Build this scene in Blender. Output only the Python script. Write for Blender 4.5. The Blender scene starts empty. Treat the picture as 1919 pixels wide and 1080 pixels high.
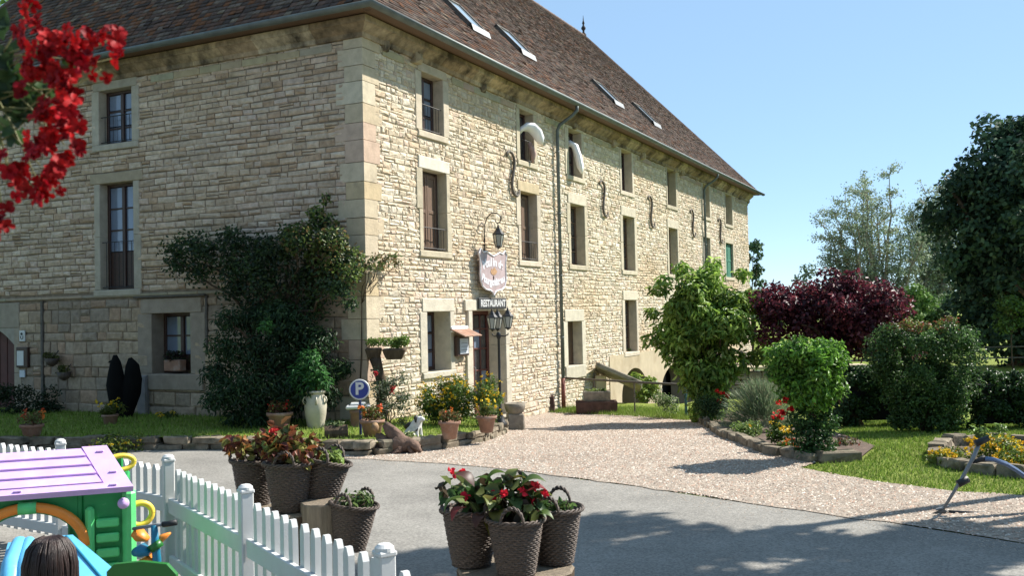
import bpy, math, random
import numpy as np
from mathutils import Vector, Matrix
from mathutils.geometry import delaunay_2d_cdt
random.seed(7); RNG = np.random.default_rng(11)
SC = bpy.context.scene; COL = SC.collection
R = math.radians

# ------------------------------------------------------------ camera
F_PX = 1814.0; CXP, CYP = 959.5, 540.0
PITCH, ROLL, CAMZ = R(1.57), R(1.26), 2.3
cf = Vector((0, math.cos(PITCH), math.sin(PITCH)))
cr0 = Vector((1, 0, 0)); cu0 = cr0.cross(cf)
cr = math.cos(ROLL)*cr0 - math.sin(ROLL)*cu0
cu = math.sin(ROLL)*cr0 + math.cos(ROLL)*cu0
cam_d = bpy.data.cameras.new('camera'); cam = bpy.data.objects.new('camera', cam_d); COL.objects.link(cam)
M = Matrix((cr, cu, -cf)).transposed().to_4x4(); M.translation = (0, 0, CAMZ); cam.matrix_world = M
cam_d.sensor_width = 36; cam_d.lens = 36*F_PX/1919; cam_d.clip_end = 2000; cam_d.clip_start = .05
cam_d.dof.use_dof = True; cam_d.dof.focus_distance = 16; cam_d.dof.aperture_fstop = 7.0
SC.camera = cam
SC.render.resolution_x = 1024; SC.render.resolution_y = 577

# ------------------------------------------------------------ light
SUN_AZ, SUN_EL = R(25), R(43)          # azimuth from +X towards +Y
w = bpy.data.worlds.new('World'); SC.world = w; w.use_nodes = True
nt = w.node_tree; bg = nt.nodes['Background']; sky = nt.nodes.new('ShaderNodeTexSky')
sky.sky_type = 'NISHITA'; sky.sun_disc = False; sky.sun_elevation = SUN_EL; sky.sun_rotation = math.pi/2 - SUN_AZ
sky.altitude = 1200; sky.air_density = .8; sky.dust_density = .1; sky.ozone_density = 3.2
hz_ = nt.nodes.new('ShaderNodeMix'); hz_.data_type = 'RGBA'; hz_.inputs[0].default_value = .6; hz_.inputs[7].default_value = (2.1, 3.25, 4.3, 1)   # thin even summer haze over the whole sky
nt.links.new(sky.outputs[0], hz_.inputs[6]); nt.links.new(hz_.outputs[2], bg.inputs[0]); bg.inputs[1].default_value = .11
sl = bpy.data.lights.new('sun', 'SUN'); sl.energy = 4.9; sl.angle = R(.5); sl.color = (1, .95, .86)
so = bpy.data.objects.new('sun', sl); COL.objects.link(so)
sd = Vector((math.cos(SUN_EL)*math.cos(SUN_AZ), math.cos(SUN_EL)*math.sin(SUN_AZ), math.sin(SUN_EL)))
so.rotation_euler = sd.to_track_quat('Z', 'Y').to_euler(); so.location = (20, 10, 30)
SC.view_settings.view_transform = 'Standard'; SC.view_settings.look = 'None'
SC.view_settings.exposure = 1.0; SC.view_settings.gamma = 1; SC.view_settings.use_curve_mapping = False

# ------------------------------------------------------------ helpers
def ss(t, a, b):
    t = np.clip((np.asarray(t, float)-a)/(b-a), 0, 1); return t*t*(3-2*t)
BA = R(63.9); BU = Vector((math.cos(BA), math.sin(BA), 0)); BV = Vector((-math.sin(BA), math.cos(BA), 0))
C0 = Vector((-2.939, 19.449, 0))
def terr(x, y):
    x = np.asarray(x, float); y = np.asarray(y, float)
    z = -.5*ss(y, 14, 27)*ss(x, -4, 1)
    a = (x-C0.x)*BU.x+(y-C0.y)*BU.y; wd = -((x-C0.x)*BV.x+(y-C0.y)*BV.y)
    z = z - 1.25*ss(a, 12.2, 13.6)*(1-ss(wd, 2.0, 3.0))*(1-ss(a, 60, 62))
    far = np.hypot(x, y)
    return z + 9*ss(far, 110, 420)*(.75+.25*np.sin(x*.02+1))
def gz(x, y): return float(terr(x, y))
def ray(px, py): return cf + cr*((px-CXP)/F_PX) + cu*((CYP-py)/F_PX)
def gp(px, py, z=None):
    """point of the ground (or of the level z) that stands at a pixel of the photograph"""
    d = ray(px, py); zz = 0 if z is None else z; P = None
    for _ in range(30):
        t = (zz-CAMZ)/d.z; P = Vector((0, 0, CAMZ))+d*t
        if z is not None: break
        zz = gz(P.x, P.y)
    return P
def dp(px, py, D): return Vector((0, 0, CAMZ))+ray(px, py)*D

def tag(o, label=None, cat=None, group=None, kind=None):
    if label: o['label'] = label
    if cat: o['category'] = cat
    if group: o['group'] = group
    if kind: o['kind'] = kind
    return o
def empty(name, loc=(0, 0, 0), rz=0, label=None, cat=None, group=None, parent=None):
    o = bpy.data.objects.new(name, None); COL.objects.link(o); o.location = loc; o.rotation_euler = (0, 0, rz)
    o.empty_display_size = .2
    if parent: o.parent = parent
    return tag(o, label, cat, group)
def link(name, me, parent=None, loc=(0, 0, 0), rot=(0, 0, 0), scale=(1, 1, 1)):
    o = bpy.data.objects.new(name, me); COL.objects.link(o); o.parent = parent
    o.location = loc; o.rotation_euler = rot; o.scale = scale; return o
def copy_tree(o, parent=None):
    c = o.copy(); COL.objects.link(c); c.parent = parent
    for ch in list(o.children): copy_tree(ch, c)
    return c
def mesh_np(name, V, F, mat, fcol=None, smooth=False):
    """V (n,3), F (m,k) array of faces, fcol (m,3) colours of the faces"""
    me = bpy.data.meshes.new(name); V = np.ascontiguousarray(V, np.float32); F = np.ascontiguousarray(F, np.int32)
    m, k = F.shape
    me.vertices.add(len(V)); me.vertices.foreach_set('co', V.ravel())
    me.loops.add(m*k); me.loops.foreach_set('vertex_index', F.ravel())
    me.polygons.add(m); me.polygons.foreach_set('loop_start', np.arange(0, m*k, k, dtype=np.int32))
    me.polygons.foreach_set('loop_total', np.full(m, k, np.int32))
    if smooth: me.polygons.foreach_set('use_smooth', np.ones(m, bool))
    me.update(calc_edges=True)
    if fcol is not None:
        at = me.color_attributes.new('Col', 'FLOAT_COLOR', 'CORNER')
        c = np.ones((m*k, 4), np.float32); c[:, :3] = np.repeat(fcol, k, axis=0); at.data.foreach_set('color', c.ravel())
    me.materials.append(mat); return me
def sm(a, b, t): return a+(b-a)*t
class MB:
    def __init__(s): s.V = []; s.F = []; s.C = []
    def add(s, V, F, col=(1, 1, 1)):
        n = len(s.V); s.V += [tuple(v) for v in V]; s.F += [tuple(i+n for i in f) for f in F]; s.C += [col]*len(F); return s
    def box(s, c, d, rz=0, col=(1, 1, 1), inset=0, rx=0, ry=0):
        hx, hy, hz = d[0]/2, d[1]/2, d[2]/2
        m = Matrix.Rotation(rz, 3, 'Z') @ Matrix.Rotation(ry, 3, 'Y') @ Matrix.Rotation(rx, 3, 'X')
        V = []
        if inset <= 0:
            for z in (-hz, hz):
                for x, y in ((-hx, -hy), (hx, -hy), (hx, hy), (-hx, hy)): V.append(m@Vector((x, y, z))+Vector(c))
            F = [(0, 3, 2, 1), (4, 5, 6, 7)]+[(i, (i+1) % 4, (i+1) % 4+4, i+4) for i in range(4)]
        else:
            b = inset
            for z, k in ((-hz, b), (-hz+b, 0), (hz-b, 0), (hz, b)):
                x0, y0 = hx-k, hy-k; bb = b if k == 0 else 0
                for x, y in ((-x0+bb, -y0), (x0-bb, -y0), (x0, -y0+bb), (x0, y0-bb), (x0-bb, y0), (-x0+bb, y0), (-x0, y0-bb), (-x0, -y0+bb)):
                    V.append(m@Vector((x, y, z))+Vector(c))
            F = [tuple(range(7, -1, -1)), tuple(range(24, 32))]
            for r in range(3):
                for i in range(8): F.append((r*8+i, r*8+(i+1) % 8, r*8+8+(i+1) % 8, r*8+8+i))
        return s.add(V, F, col)
    def tube(s, pts, r, n=8, col=(1, 1, 1), caps=True, flat=1.0):
        pts = [Vector(p) for p in pts]; k = len(pts); rr = r if hasattr(r, '__len__') else [r]*k
        V = []; up = None
        for i, p in enumerate(pts):
            t = (pts[min(i+1, k-1)]-pts[max(i-1, 0)]).normalized()
            if up is None: up = Vector((0, 0, 1)) if abs(t.z) < .9 else Vector((0, 1, 0))
            b = t.cross(up); b = b.normalized() if b.length > 1e-6 else Vector((1, 0, 0)); nn = b.cross(t).normalized(); up = nn
            for j in range(n):
                a = 2*math.pi*j/n; V.append(p+b*math.cos(a)*rr[i]+nn*math.sin(a)*rr[i]*flat)
        F = [(i*n+j, i*n+(j+1) % n, (i+1)*n+(j+1) % n, (i+1)*n+j) for i in range(k-1) for j in range(n)]
        if caps: F += [tuple(range(n-1, -1, -1)), tuple(range((k-1)*n, k*n))]
        return s.add(V, F, col)
    def lathe(s, prof, n=20, c=(0, 0, 0), col=(1, 1, 1), sq=0, a0=0, tw=0):
        V = []; k = len(prof)
        for r, z in prof:
            for j in range(n):
                a = a0+2*math.pi*j/n; q = r
                V.append((c[0]+q*math.cos(a), c[1]+q*math.sin(a), c[2]+z))
        F = [(i*n+j, i*n+(j+1) % n, (i+1)*n+(j+1) % n, (i+1)*n+j) for i in range(k-1) for j in range(n)]
        return s.add(V, F, col)
    def quad(s, a, b, c, d, col=(1, 1, 1)): return s.add([a, b, c, d], [(0, 1, 2, 3)], col)
    def prism(s, poly, fn, t0, t1, col=(1, 1, 1)):
        """poly of (a,b); fn(a,b,t) gives the point"""
        n = len(poly); V = [fn(a, b, t0) for a, b in poly]+[fn(a, b, t1) for a, b in poly]
        F = [tuple(range(n-1, -1, -1)), tuple(range(n, 2*n))]+[(i, (i+1) % n, (i+1) % n+n, i+n) for i in range(n)]
        return s.add(V, F, col)
    def mesh(s, name, mat, smooth=False):
        me = bpy.data.meshes.new(name); me.from_pydata(s.V, [], s.F); me.update()
        at = me.color_attributes.new('Col', 'FLOAT_COLOR', 'CORNER')
        lt = np.array([len(f) for f in s.F]); c = np.ones((lt.sum(), 4), np.float32)
        c[:, :3] = np.repeat(np.array(s.C, np.float32), lt, axis=0); at.data.foreach_set('color', c.ravel())
        if smooth: me.polygons.foreach_set('use_smooth', np.ones(len(s.F), bool))
        me.materials.append(mat); return me
    def build(s, name, mat, parent=None, smooth=False, **kw):
        return link(name, s.mesh(name, mat, smooth), parent, **kw)

# ------------------------------------------------------------ materials
def mat(name, base=(.5, .5, .5), rough=.8, attr=False, var=.25, nscale=4, bump=.0, bscale=30, metal=0, spec=.5, detail=6, coat=0,
        col2=None, c2scale=1.5, c2lo=.45, c2hi=.65, transl=0, stretch=None, bdist=.02, objrand=0, alpha=None):
    m = bpy.data.materials.new(name); m.use_nodes = True; t = m.node_tree; N = t.nodes; L = t.links
    p = N['Principled BSDF']; p.inputs['Roughness'].default_value = rough; p.inputs['Metallic'].default_value = metal
    p.inputs['Specular IOR Level'].default_value = spec; p.inputs['Coat Weight'].default_value = coat
    tc = N.new('ShaderNodeTexCoord'); co = tc.outputs['Object']
    if stretch:
        mp = N.new('ShaderNodeMapping'); mp.inputs['Scale'].default_value = stretch; L.new(co, mp.inputs[0]); co = mp.outputs[0]
    if attr:
        a = N.new('ShaderNodeAttribute'); a.attribute_name = 'Col'; c = a.outputs['Color']
        if base != (.5, .5, .5) or True:
            mx = N.new('ShaderNodeMix'); mx.data_type = 'RGBA'; mx.blend_type = 'MULTIPLY'; mx.inputs[0].default_value = 1
            L.new(c, mx.inputs[6]); mx.inputs[7].default_value = (*base, 1); c = mx.outputs[2]
    else:
        rgb = N.new('ShaderNodeRGB'); rgb.outputs[0].default_value = (*base, 1); c = rgb.outputs[0]
    def noise(sc, de=detail, ro=.6):
        n = N.new('ShaderNodeTexNoise'); n.inputs['Scale'].default_value = sc; n.inputs['Detail'].default_value = de
        n.inputs['Roughness'].default_value = ro; L.new(co, n.inputs['Vector']); return n.outputs['Fac']
    if col2:
        n2 = noise(c2scale); mr = N.new('ShaderNodeMapRange'); mr.inputs[1].default_value = c2lo; mr.inputs[2].default_value = c2hi
        L.new(n2, mr.inputs[0]); mx = N.new('ShaderNodeMix'); mx.data_type = 'RGBA'; L.new(mr.outputs[0], mx.inputs[0])
        L.new(c, mx.inputs[6]); mx.inputs[7].default_value = (*col2, 1); c = mx.outputs[2]
    if var:
        n1 = noise(nscale); mr = N.new('ShaderNodeMapRange'); mr.inputs[1].default_value = .3; mr.inputs[2].default_value = .7
        mr.inputs[3].default_value = 1-var; mr.inputs[4].default_value = 1+var; L.new(n1, mr.inputs[0])
        v = mr.outputs[0]
        if objrand:
            oi = N.new('ShaderNodeObjectInfo'); m2 = N.new('ShaderNodeMapRange'); m2.inputs[3].default_value = 1-objrand; m2.inputs[4].default_value = 1+objrand
            L.new(oi.outputs['Random'], m2.inputs[0]); mm = N.new('ShaderNodeMath'); mm.operation = 'MULTIPLY'; L.new(v, mm.inputs[0]); L.new(m2.outputs[0], mm.inputs[1]); v = mm.outputs[0]
        vm = N.new('ShaderNodeVectorMath'); vm.operation = 'SCALE'; L.new(c, vm.inputs[0]); L.new(v, vm.inputs[3]); c = vm.outputs[0]
    L.new(c, p.inputs['Base Color'])
    if bump:
        n3 = noise(bscale, 5, .65); b = N.new('ShaderNodeBump'); b.inputs['Strength'].default_value = bump; b.inputs['Distance'].default_value = bdist
        L.new(n3, b.inputs['Height']); L.new(b.outputs[0], p.inputs['Normal'])
    if transl:
        tr = N.new('ShaderNodeBsdfTranslucent'); L.new(c, tr.inputs[0]); ms = N.new('ShaderNodeMixShader'); ms.inputs[0].default_value = transl
        L.new(p.outputs[0], ms.inputs[1]); L.new(tr.outputs[0], ms.inputs[2]); L.new(ms.outputs[0], N['Material Output'].inputs[0])
    return m
MT = {}
MT['rubble'] = mat('rubble_stone', (1, 1, 1), .92, attr=True, var=.22, nscale=9, bump=.9, bscale=22, spec=.15, bdist=.03, col2=(.30, .22, .13), c2scale=1.1, c2lo=.60, c2hi=.82)
MT['dressed'] = mat('dressed_stone', (1, 1, 1), .88, attr=True, var=.15, nscale=5, bump=.6, bscale=26, spec=.2, bdist=.02, col2=(.24, .20, .15), c2scale=1.7, c2lo=.62, c2hi=.85)
MT['cornice'] = mat('cornice_stone', (1, 1, 1), .9, attr=True, var=.35, nscale=6, bump=.7, bscale=18, spec=.15, bdist=.03, col2=(.07, .055, .04), c2scale=1.6, c2lo=.46, c2hi=.68)
MT['mortar'] = mat('lime_mortar', (.52, .445, .34), .95, var=.2, nscale=6, bump=.8, bscale=40, spec=.1)
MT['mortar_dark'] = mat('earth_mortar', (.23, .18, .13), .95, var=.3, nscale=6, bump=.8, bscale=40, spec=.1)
MT['plaster'] = mat('lime_render', (.50, .42, .29), .92, var=.12, nscale=2, bump=.3, bscale=30, spec=.1, col2=(.36, .28, .18), c2scale=.8, c2lo=.5, c2hi=.75)
MT['tile'] = mat('roof_tile_clay', (.95, .80, .74), .85, attr=True, var=.3, nscale=14, bump=.5, bscale=60, spec=.25)
MT['zinc'] = mat('zinc', (.125, .15, .15), .6, var=.2, nscale=3, metal=.25)
MT['rust'] = mat('red_oxide_paint', (.22, .07, .05), .7, var=.25, nscale=8)
MT['wood_dark'] = mat('dark_brown_wood', (.05, .022, .016), .5, var=.3, nscale=10, stretch=(4, 4, 1))
MT['wood_mid'] = mat('brown_shutter_wood', (.13, .075, .045), .6, var=.3, nscale=8, stretch=(6, 6, 1))
MT['wood_green'] = mat('green_shutter_paint', (.04, .17, .11), .6, var=.15, nscale=5)
MT['wood_grey'] = mat('grey_shutter_wood', (.22, .20, .16), .7, var=.2, nscale=5)
MT['glass'] = mat('window_glass', (.17, .21, .28), .06, var=.12, nscale=2, spec=.8)
MT['glass_dark'] = mat('window_glass_dark', (.045, .045, .05), .05, var=.3, nscale=2, spec=1)
MT['sky_glass'] = mat('skylight_glass', (.42, .50, .56), .03, var=.05, nscale=2, spec=1, coat=1)  # pale as over blinds, with sky reflection put into the base colour
MT['iron'] = mat('black_iron', (.022, .022, .024), .5, var=.25, nscale=14, metal=.3)
MT['iron_old'] = mat('weathered_iron', (.10, .085, .07), .75, var=.35, nscale=14)
MT['dark'] = mat('dark_interior', (.012, .011, .01), .9, var=.2)
MT['white'] = mat('white_paint', (.60, .60, .59), .45, var=.05, nscale=6, bump=.05, bscale=50)
MT['cotton'] = mat('white_bedding', (.82, .83, .86), .8, var=.04, nscale=8, bump=.4, bscale=10)
MT['leaf'] = mat('leaf', (1, 1, 1), .45, attr=True, var=.18, nscale=6, spec=.35, transl=.4)
MT['leaf_far'] = mat('leaf_far', (1, 1, 1), .7, attr=True, var=.15, nscale=1, spec=.2, transl=.25)
MT['petal'] = mat('petal', (1, 1, 1), .6, attr=True, var=.3, nscale=90, spec=.2, transl=.2)
MT['bark'] = mat('bark', (.09, .065, .045), .9, var=.4, nscale=12, bump=.9, bscale=20, stretch=(1, 1, .3), spec=.1)
MT['bark_pale'] = mat('pale_bark', (.30, .26, .2), .9, var=.3, nscale=8, bump=.6, bscale=20, stretch=(1, 1, .3), spec=.1)
MT['terracotta'] = mat('terracotta', (.30, .165, .11), .85, var=.2, nscale=8, bump=.3, bscale=40, col2=(.36, .29, .24), c2scale=5, c2lo=.5, c2hi=.75, objrand=.2)
MT['jar'] = mat('glazed_stoneware', (.48, .44, .34), .42, var=.12, nscale=5, bump=.15, bscale=12)
MT['wicker'] = mat('wicker', (.080, .056, .042), .6, var=.6, nscale=55, bump=.4, bscale=90, detail=3)
MT['soil'] = mat('soil', (.10, .065, .045), .95, var=.4, nscale=7, bump=1, bscale=30)
MT['kerb'] = mat('border_stone', (.21, .175, .13), .9, var=.4, nscale=6, bump=1, bscale=14, spec=.1, col2=(.10, .10, .07), c2scale=4, c2lo=.5, c2hi=.7, objrand=.25)
MT['rock'] = mat('grey_rock', (.25, .22, .18), .9, var=.3, nscale=5, bump=.8, bscale=16, spec=.1, col2=(.13, .12, .09), c2scale=3, c2lo=.5, c2hi=.7)
MT['rock_red'] = mat('reddish_trough_stone', (.10, .06, .05), .9, var=.35, nscale=5, bump=.8, bscale=16, spec=.1)
MT['blue_paint'] = mat('blue_sign_paint', (.012, .035, .24), .4, var=.06)
MT['post_blue'] = mat('blue_post_paint', (.02, .03, .10), .45, var=.1)
MT['lilac'] = mat('lilac_plastic', (.60, .40, .72), .5, var=.10, nscale=7, col2=(.6, .55, .6), c2scale=14, c2lo=.62, c2hi=1.1, bump=.08, bscale=60)
MT['green_pl'] = mat('green_plastic', (.02, .30, .08), .45, var=.12, nscale=7, col2=(.5, .5, .48), c2scale=14, c2lo=.62, c2hi=1.1, bump=.08, bscale=60)
MT['green_lt'] = mat('light_green_plastic', (.12, .62, .20), .45, var=.12, nscale=7, col2=(.5, .5, .48), c2scale=14, c2lo=.62, c2hi=1.1, bump=.08, bscale=60)
MT['green_dk'] = mat('dark_green_plastic', (.015, .14, .02), .4, var=.06, nscale=5)
MT['orange'] = mat('orange_plastic', (.85, .26, .03), .45, var=.12, nscale=7, col2=(.5, .5, .48), c2scale=14, c2lo=.62, c2hi=1.1, bump=.08, bscale=60)
MT['yellow'] = mat('yellow_plastic', (.85, .62, .06), .45, var=.12, nscale=7, col2=(.5, .5, .48), c2scale=14, c2lo=.62, c2hi=1.1, bump=.08, bscale=60)
MT['blue_pl'] = mat('light_blue_plastic', (.14, .50, .78), .4, var=.12, nscale=7, col2=(.5, .5, .48), c2scale=14, c2lo=.62, c2hi=1.1, bump=.08, bscale=60)
MT['teal'] = mat('teal_plastic', (.01, .17, .28), .4, var=.06, nscale=5)
MT['grey_met'] = mat('grey_metal', (.22, .23, .24), .6, var=.1, metal=.4)
MT['blue_met'] = mat('blue_grey_rail_paint', (.11, .16, .27), .85, var=.1, spec=.2)
MT['black_pl'] = mat('black_rubber', (.012, .013, .015), .55, var=.2)
MT['sign_face'] = mat('mauve_sign_board', (.40, .31, .31), .55, var=.22, nscale=3)
MT['sign_let'] = mat('white_lettering', (.72, .70, .74), .5, var=.1, nscale=20)
MT['sign_gold'] = mat('gold_emblem', (.42, .24, .12), .6, var=.3, nscale=20)
MT['sign_black'] = mat('black_sign_board', (.03, .03, .032), .5, var=.2)
MT['hair'] = mat('dark_brown_hair', (.03, .015, .012), .42, var=.5, nscale=16, bump=.6, bscale=45, stretch=(3, 3, .5), bdist=.01)
MT['skin'] = mat('skin', (.45, .26, .19), .5, var=.08)
MT['shirt'] = mat('navy_shirt', (.05, .06, .16), .8, var=.15)
MT['bird'] = mat('black_sculpture_metal', (.006, .006, .006), .9, var=.3, spec=.1)
MT['dogw'] = mat('white_statue_paint', (.66, .65, .62), .6, var=.2, nscale=14)
MT['dogb'] = mat('black_statue_paint', (.02, .02, .022), .5, var=.2, nscale=14)
MT['lampglass'] = mat('lantern_glass', (.32, .33, .30), .12, var=.1, spec=.8)
MT['paper'] = mat('menu_paper', (.55, .58, .63), .5, var=.06, nscale=14)
MT['logend'] = mat('cut_log', (.28, .17, .085), .85, var=.3, nscale=12, bump=.5, bscale=20)
MT['stumptop'] = mat('stump_wood', (.22, .175, .125), .9, var=.35, nscale=6, bump=.8, bscale=24, stretch=(6, 6, .5))
MT['water'] = mat('mill_stream_water', (.02, .025, .015), .08, var=.1, spec=.6)

# ground materials
MT['asphalt'] = mat('asphalt', (.235, .222, .20), .92, var=.16, nscale=.9, col2=(.175, .165, .15), c2scale=.55, c2lo=.5, c2hi=.75, bump=.55, bscale=90, spec=.2, bdist=.01)
def ground_mix(m, scale, lo, hi, s2=(.6, .25)):
    t = m.node_tree; N = t.nodes; L = t.links; p = N['Principled BSDF']; src = p.inputs['Base Color'].links[0].from_socket
    tc = N.new('ShaderNodeTexCoord'); n = N.new('ShaderNodeTexVoronoi'); n.inputs['Scale'].default_value = scale; L.new(tc.outputs['Object'], n.inputs['Vector'])
    sp = N.new('ShaderNodeSeparateColor'); L.new(n.outputs['Color'], sp.inputs[0])
    mr = N.new('ShaderNodeMapRange'); mr.inputs[3].default_value = lo; mr.inputs[4].default_value = hi; L.new(sp.outputs[0], mr.inputs[0])
    vm = N.new('ShaderNodeVectorMath'); vm.operation = 'SCALE'; L.new(src, vm.inputs[0]); L.new(mr.outputs[0], vm.inputs[3]); L.new(vm.outputs[0], p.inputs['Base Color'])
ground_mix(MT['asphalt'], 60, .74, 1.24)
MT['gravel'] = mat('gravel', (.36, .30, .245), .95, var=.14, nscale=1.4, bump=1.0, bscale=45, spec=.15, bdist=.03, col2=(.24, .2, .16), c2scale=.5, c2lo=.5, c2hi=.8)
ground_mix(MT['gravel'], 30, .68, 1.32)
MT['pebble'] = mat('pebble', (1, 1, 1), .9, attr=True, var=.1, spec=.2)
MT['grass'] = mat('grass', (.17, .22, .035), .9, var=.25, nscale=3, bump=.9, bscale=60, spec=.15, col2=(.20, .23, .05), c2scale=.6, c2lo=.4, c2hi=.7, bdist=.03)
MT['blade'] = mat('grass_blade', (1, 1, 1), .7, attr=True, var=.1, spec=.2, transl=.25)
# ------------------------------------------------------------ GROUND
def terrain():
    xs = np.concatenate([np.linspace(-600, -40, 20)[:-1], np.linspace(-40, -8, 25)[:-1], np.linspace(-8, 20, 113)[:-1], np.linspace(20, 60, 41)[:-1], np.linspace(60, 700, 25)])
    ys = np.concatenate([np.linspace(-60, 0, 13)[:-1], np.linspace(0, 12, 25)[:-1], np.linspace(12, 50, 153)[:-1], np.linspace(50, 110, 31)[:-1], np.linspace(110, 900, 30)])
    X, Y = np.meshgrid(xs, ys); Z = terr(X, Y); n, m = X.shape
    V = np.stack([X, Y, Z], -1).reshape(-1, 3); i = np.arange((n-1)*m).reshape(n-1, m)[:, :-1].ravel()
    F = np.stack([i, i+1, i+m+1, i+m], 1)
    tag(link('ground', mesh_np('ground', V, F, MT['grass'], smooth=True)), kind='structure')
terrain()
def inpoly(x, y, poly):
    x = np.asarray(x); y = np.asarray(y); r = np.zeros(x.shape, bool); n = len(poly)
    for i in range(n):
        x0, y0 = poly[i]; x1, y1 = poly[(i+1) % n]
        if y0 == y1: continue
        r ^= ((y0 > y) != (y1 > y)) & (x < (x1-x0)*(y-y0)/(y1-y0)+x0)
    return r
def densify(poly, step, jit=0):
    out = []
    for i, p in enumerate(poly):
        q = poly[(i+1) % len(poly)]; d = math.hypot(q[0]-p[0], q[1]-p[1]); k = max(1, int(d/step))
        for j in range(k):
            t = j/k; jj = 0 if j == 0 else jit
            out.append((sm(p[0], q[0], t)+random.uniform(-jj, jj), sm(p[1], q[1], t)+random.uniform(-jj, jj)))
    return out
def sheet(name, poly, off, m, step=.5, jit=0, kind='structure', hf=None, parent=None):
    P = densify(poly, step*.6, jit); n = len(P)
    a = np.array(P); gx, gy = np.meshgrid(np.arange(a[:, 0].min(), a[:, 0].max(), step), np.arange(a[:, 1].min(), a[:, 1].max(), step))
    gx = gx.ravel(); gy = gy.ravel(); k = inpoly(gx, gy, P); pts = [Vector(p) for p in P]+[Vector((x, y)) for x, y in zip(gx[k], gy[k])]
    v, e, f, *_ = delaunay_2d_cdt(pts, [(i, (i+1) % n) for i in range(n)], [], 1, 1e-4)
    hf = hf or gz
    V = [(p.x, p.y, hf(p.x, p.y)+off) for p in v]
    me = bpy.data.meshes.new(name); me.from_pydata(V, [], [tuple(t) for t in f]); me.update(); me.materials.append(m)
    me.polygons.foreach_set('use_smooth', np.ones(len(me.polygons), bool))
    o = link(name, me, parent); return tag(o, kind=kind)
def xy(px, py, z=None): p = gp(px, py, z); return (p.x, p.y)
CURB = [(-22, 20.5), (-14, 19.2), (-9.6, 18.0), xy(300, 843), xy(450, 843), xy(600, 852), xy(700, 855), xy(820, 843), xy(900, 830), xy(938, 814), xy(948, 800)]
ASPH = [(-22, 20.4)]+CURB[1:6]+[xy(600, 860), xy(700, 863), xy(830, 871), xy(960, 883), xy(1200, 915), xy(1400, 946), xy(1660, 981), xy(1919, 1022), (9, 5.5), (20, 2), (20, -8), (-22, -8)]
BEDR = [xy(1305, 785), xy(1325, 800), xy(1360, 822), xy(1440, 852), xy(1530, 869), xy(1612, 863)]
GRAV = [CURB[5], xy(600, 860), xy(700, 863), xy(830, 871), xy(960, 883), xy(1200, 915), xy(1400, 946), xy(1660, 981), xy(1919, 1022), (9, 5.5), (20, 2), (20, 9.5)]+\
       [xy(1919, 932), xy(1800, 925), xy(1640, 905), xy(1500, 879)]+BEDR[:5][::-1]+[xy(1290, 785), xy(1180, 778), xy(1090, 775), (1.1, 27.6), (-.9, 23.7), CURB[10], CURB[9], CURB[8], CURB[7], CURB[6]]
sheet('asphalt_road', ASPH, .010, MT['asphalt'], .6, .02)
sheet('gravel_path', GRAV, .018, MT['gravel'], .5, .07)
def bedh(x, y): return gz(x, y)+.22*float(ss((gz(x, y)+.34), 0, .2)*.8+.2)
BED = CURB[1:]+[(-.75, 23.5), (-2.9, 19.6), (-14.2, 25.1), (-18, 27)]
sheet('garden_bed_lawn', BED, 0.0, MT['grass'], .5, 0, hf=bedh)
sheet('flower_bed_soil', BEDR+[xy(1640, 840), xy(1570, 815), xy(1480, 785), xy(1400, 772)], .035, MT['soil'], .4)
# blades of grass
def blades(name, poly, n, hf, h=.05, ymax=60, pal=((.17, .27, .04), (.22, .32, .05), (.13, .21, .03), (.26, .30, .09))):
    a = np.array(poly); x = RNG.uniform(a[:, 0].min(), a[:, 0].max(), n*4); y = RNG.uniform(a[:, 1].min(), min(a[:, 1].max(), ymax), n*4)
    k = inpoly(x, y, poly); x = x[k][:n]; y = y[k][:n]; n = len(x); z = hf(x, y)
    an = RNG.uniform(0, 6.28, n); hh = h*RNG.uniform(.4, 1.3, n); wd = .006+.006*RNG.random(n)
    lx = RNG.normal(0, .35, n)*hh; ly = RNG.normal(0, .35, n)*hh
    V = np.empty((n, 3, 3)); V[:, 0] = np.stack([x-np.cos(an)*wd, y-np.sin(an)*wd, z], 1); V[:, 1] = np.stack([x+np.cos(an)*wd, y+np.sin(an)*wd, z], 1)
    V[:, 2] = np.stack([x+lx, y+ly, z+hh], 1)
    pal = np.array(pal); c = pal[RNG.integers(0, len(pal), n)]*RNG.uniform(.7, 1.3, (n, 1))
    return tag(link(name, mesh_np(name, V.reshape(-1, 3), np.arange(3*n).reshape(-1, 3), MT['blade'], c)), kind='stuff')
LAWN = [xy(1500, 880), xy(1640, 906), xy(1800, 926), xy(1919, 933), (8, 11), (13, 14), (13, 21), (8, 23), xy(1570, 815), xy(1640, 845), xy(1612, 866), xy(1530, 872)]
blades('lawn_grass', LAWN, 60000, terr, .05)
blades('bed_grass', BED, 22000, lambda x, y: np.array([bedh(a, b) for a, b in zip(x, y)]), .07)
blades('verge_grass', [xy(1030, 776), xy(1090, 778), xy(1180, 782), xy(1290, 790), (5.2, 26.5), (3.5, 28.2), (1.4, 28.6), (1.0, 28)], 9000, terr, .12)
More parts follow.
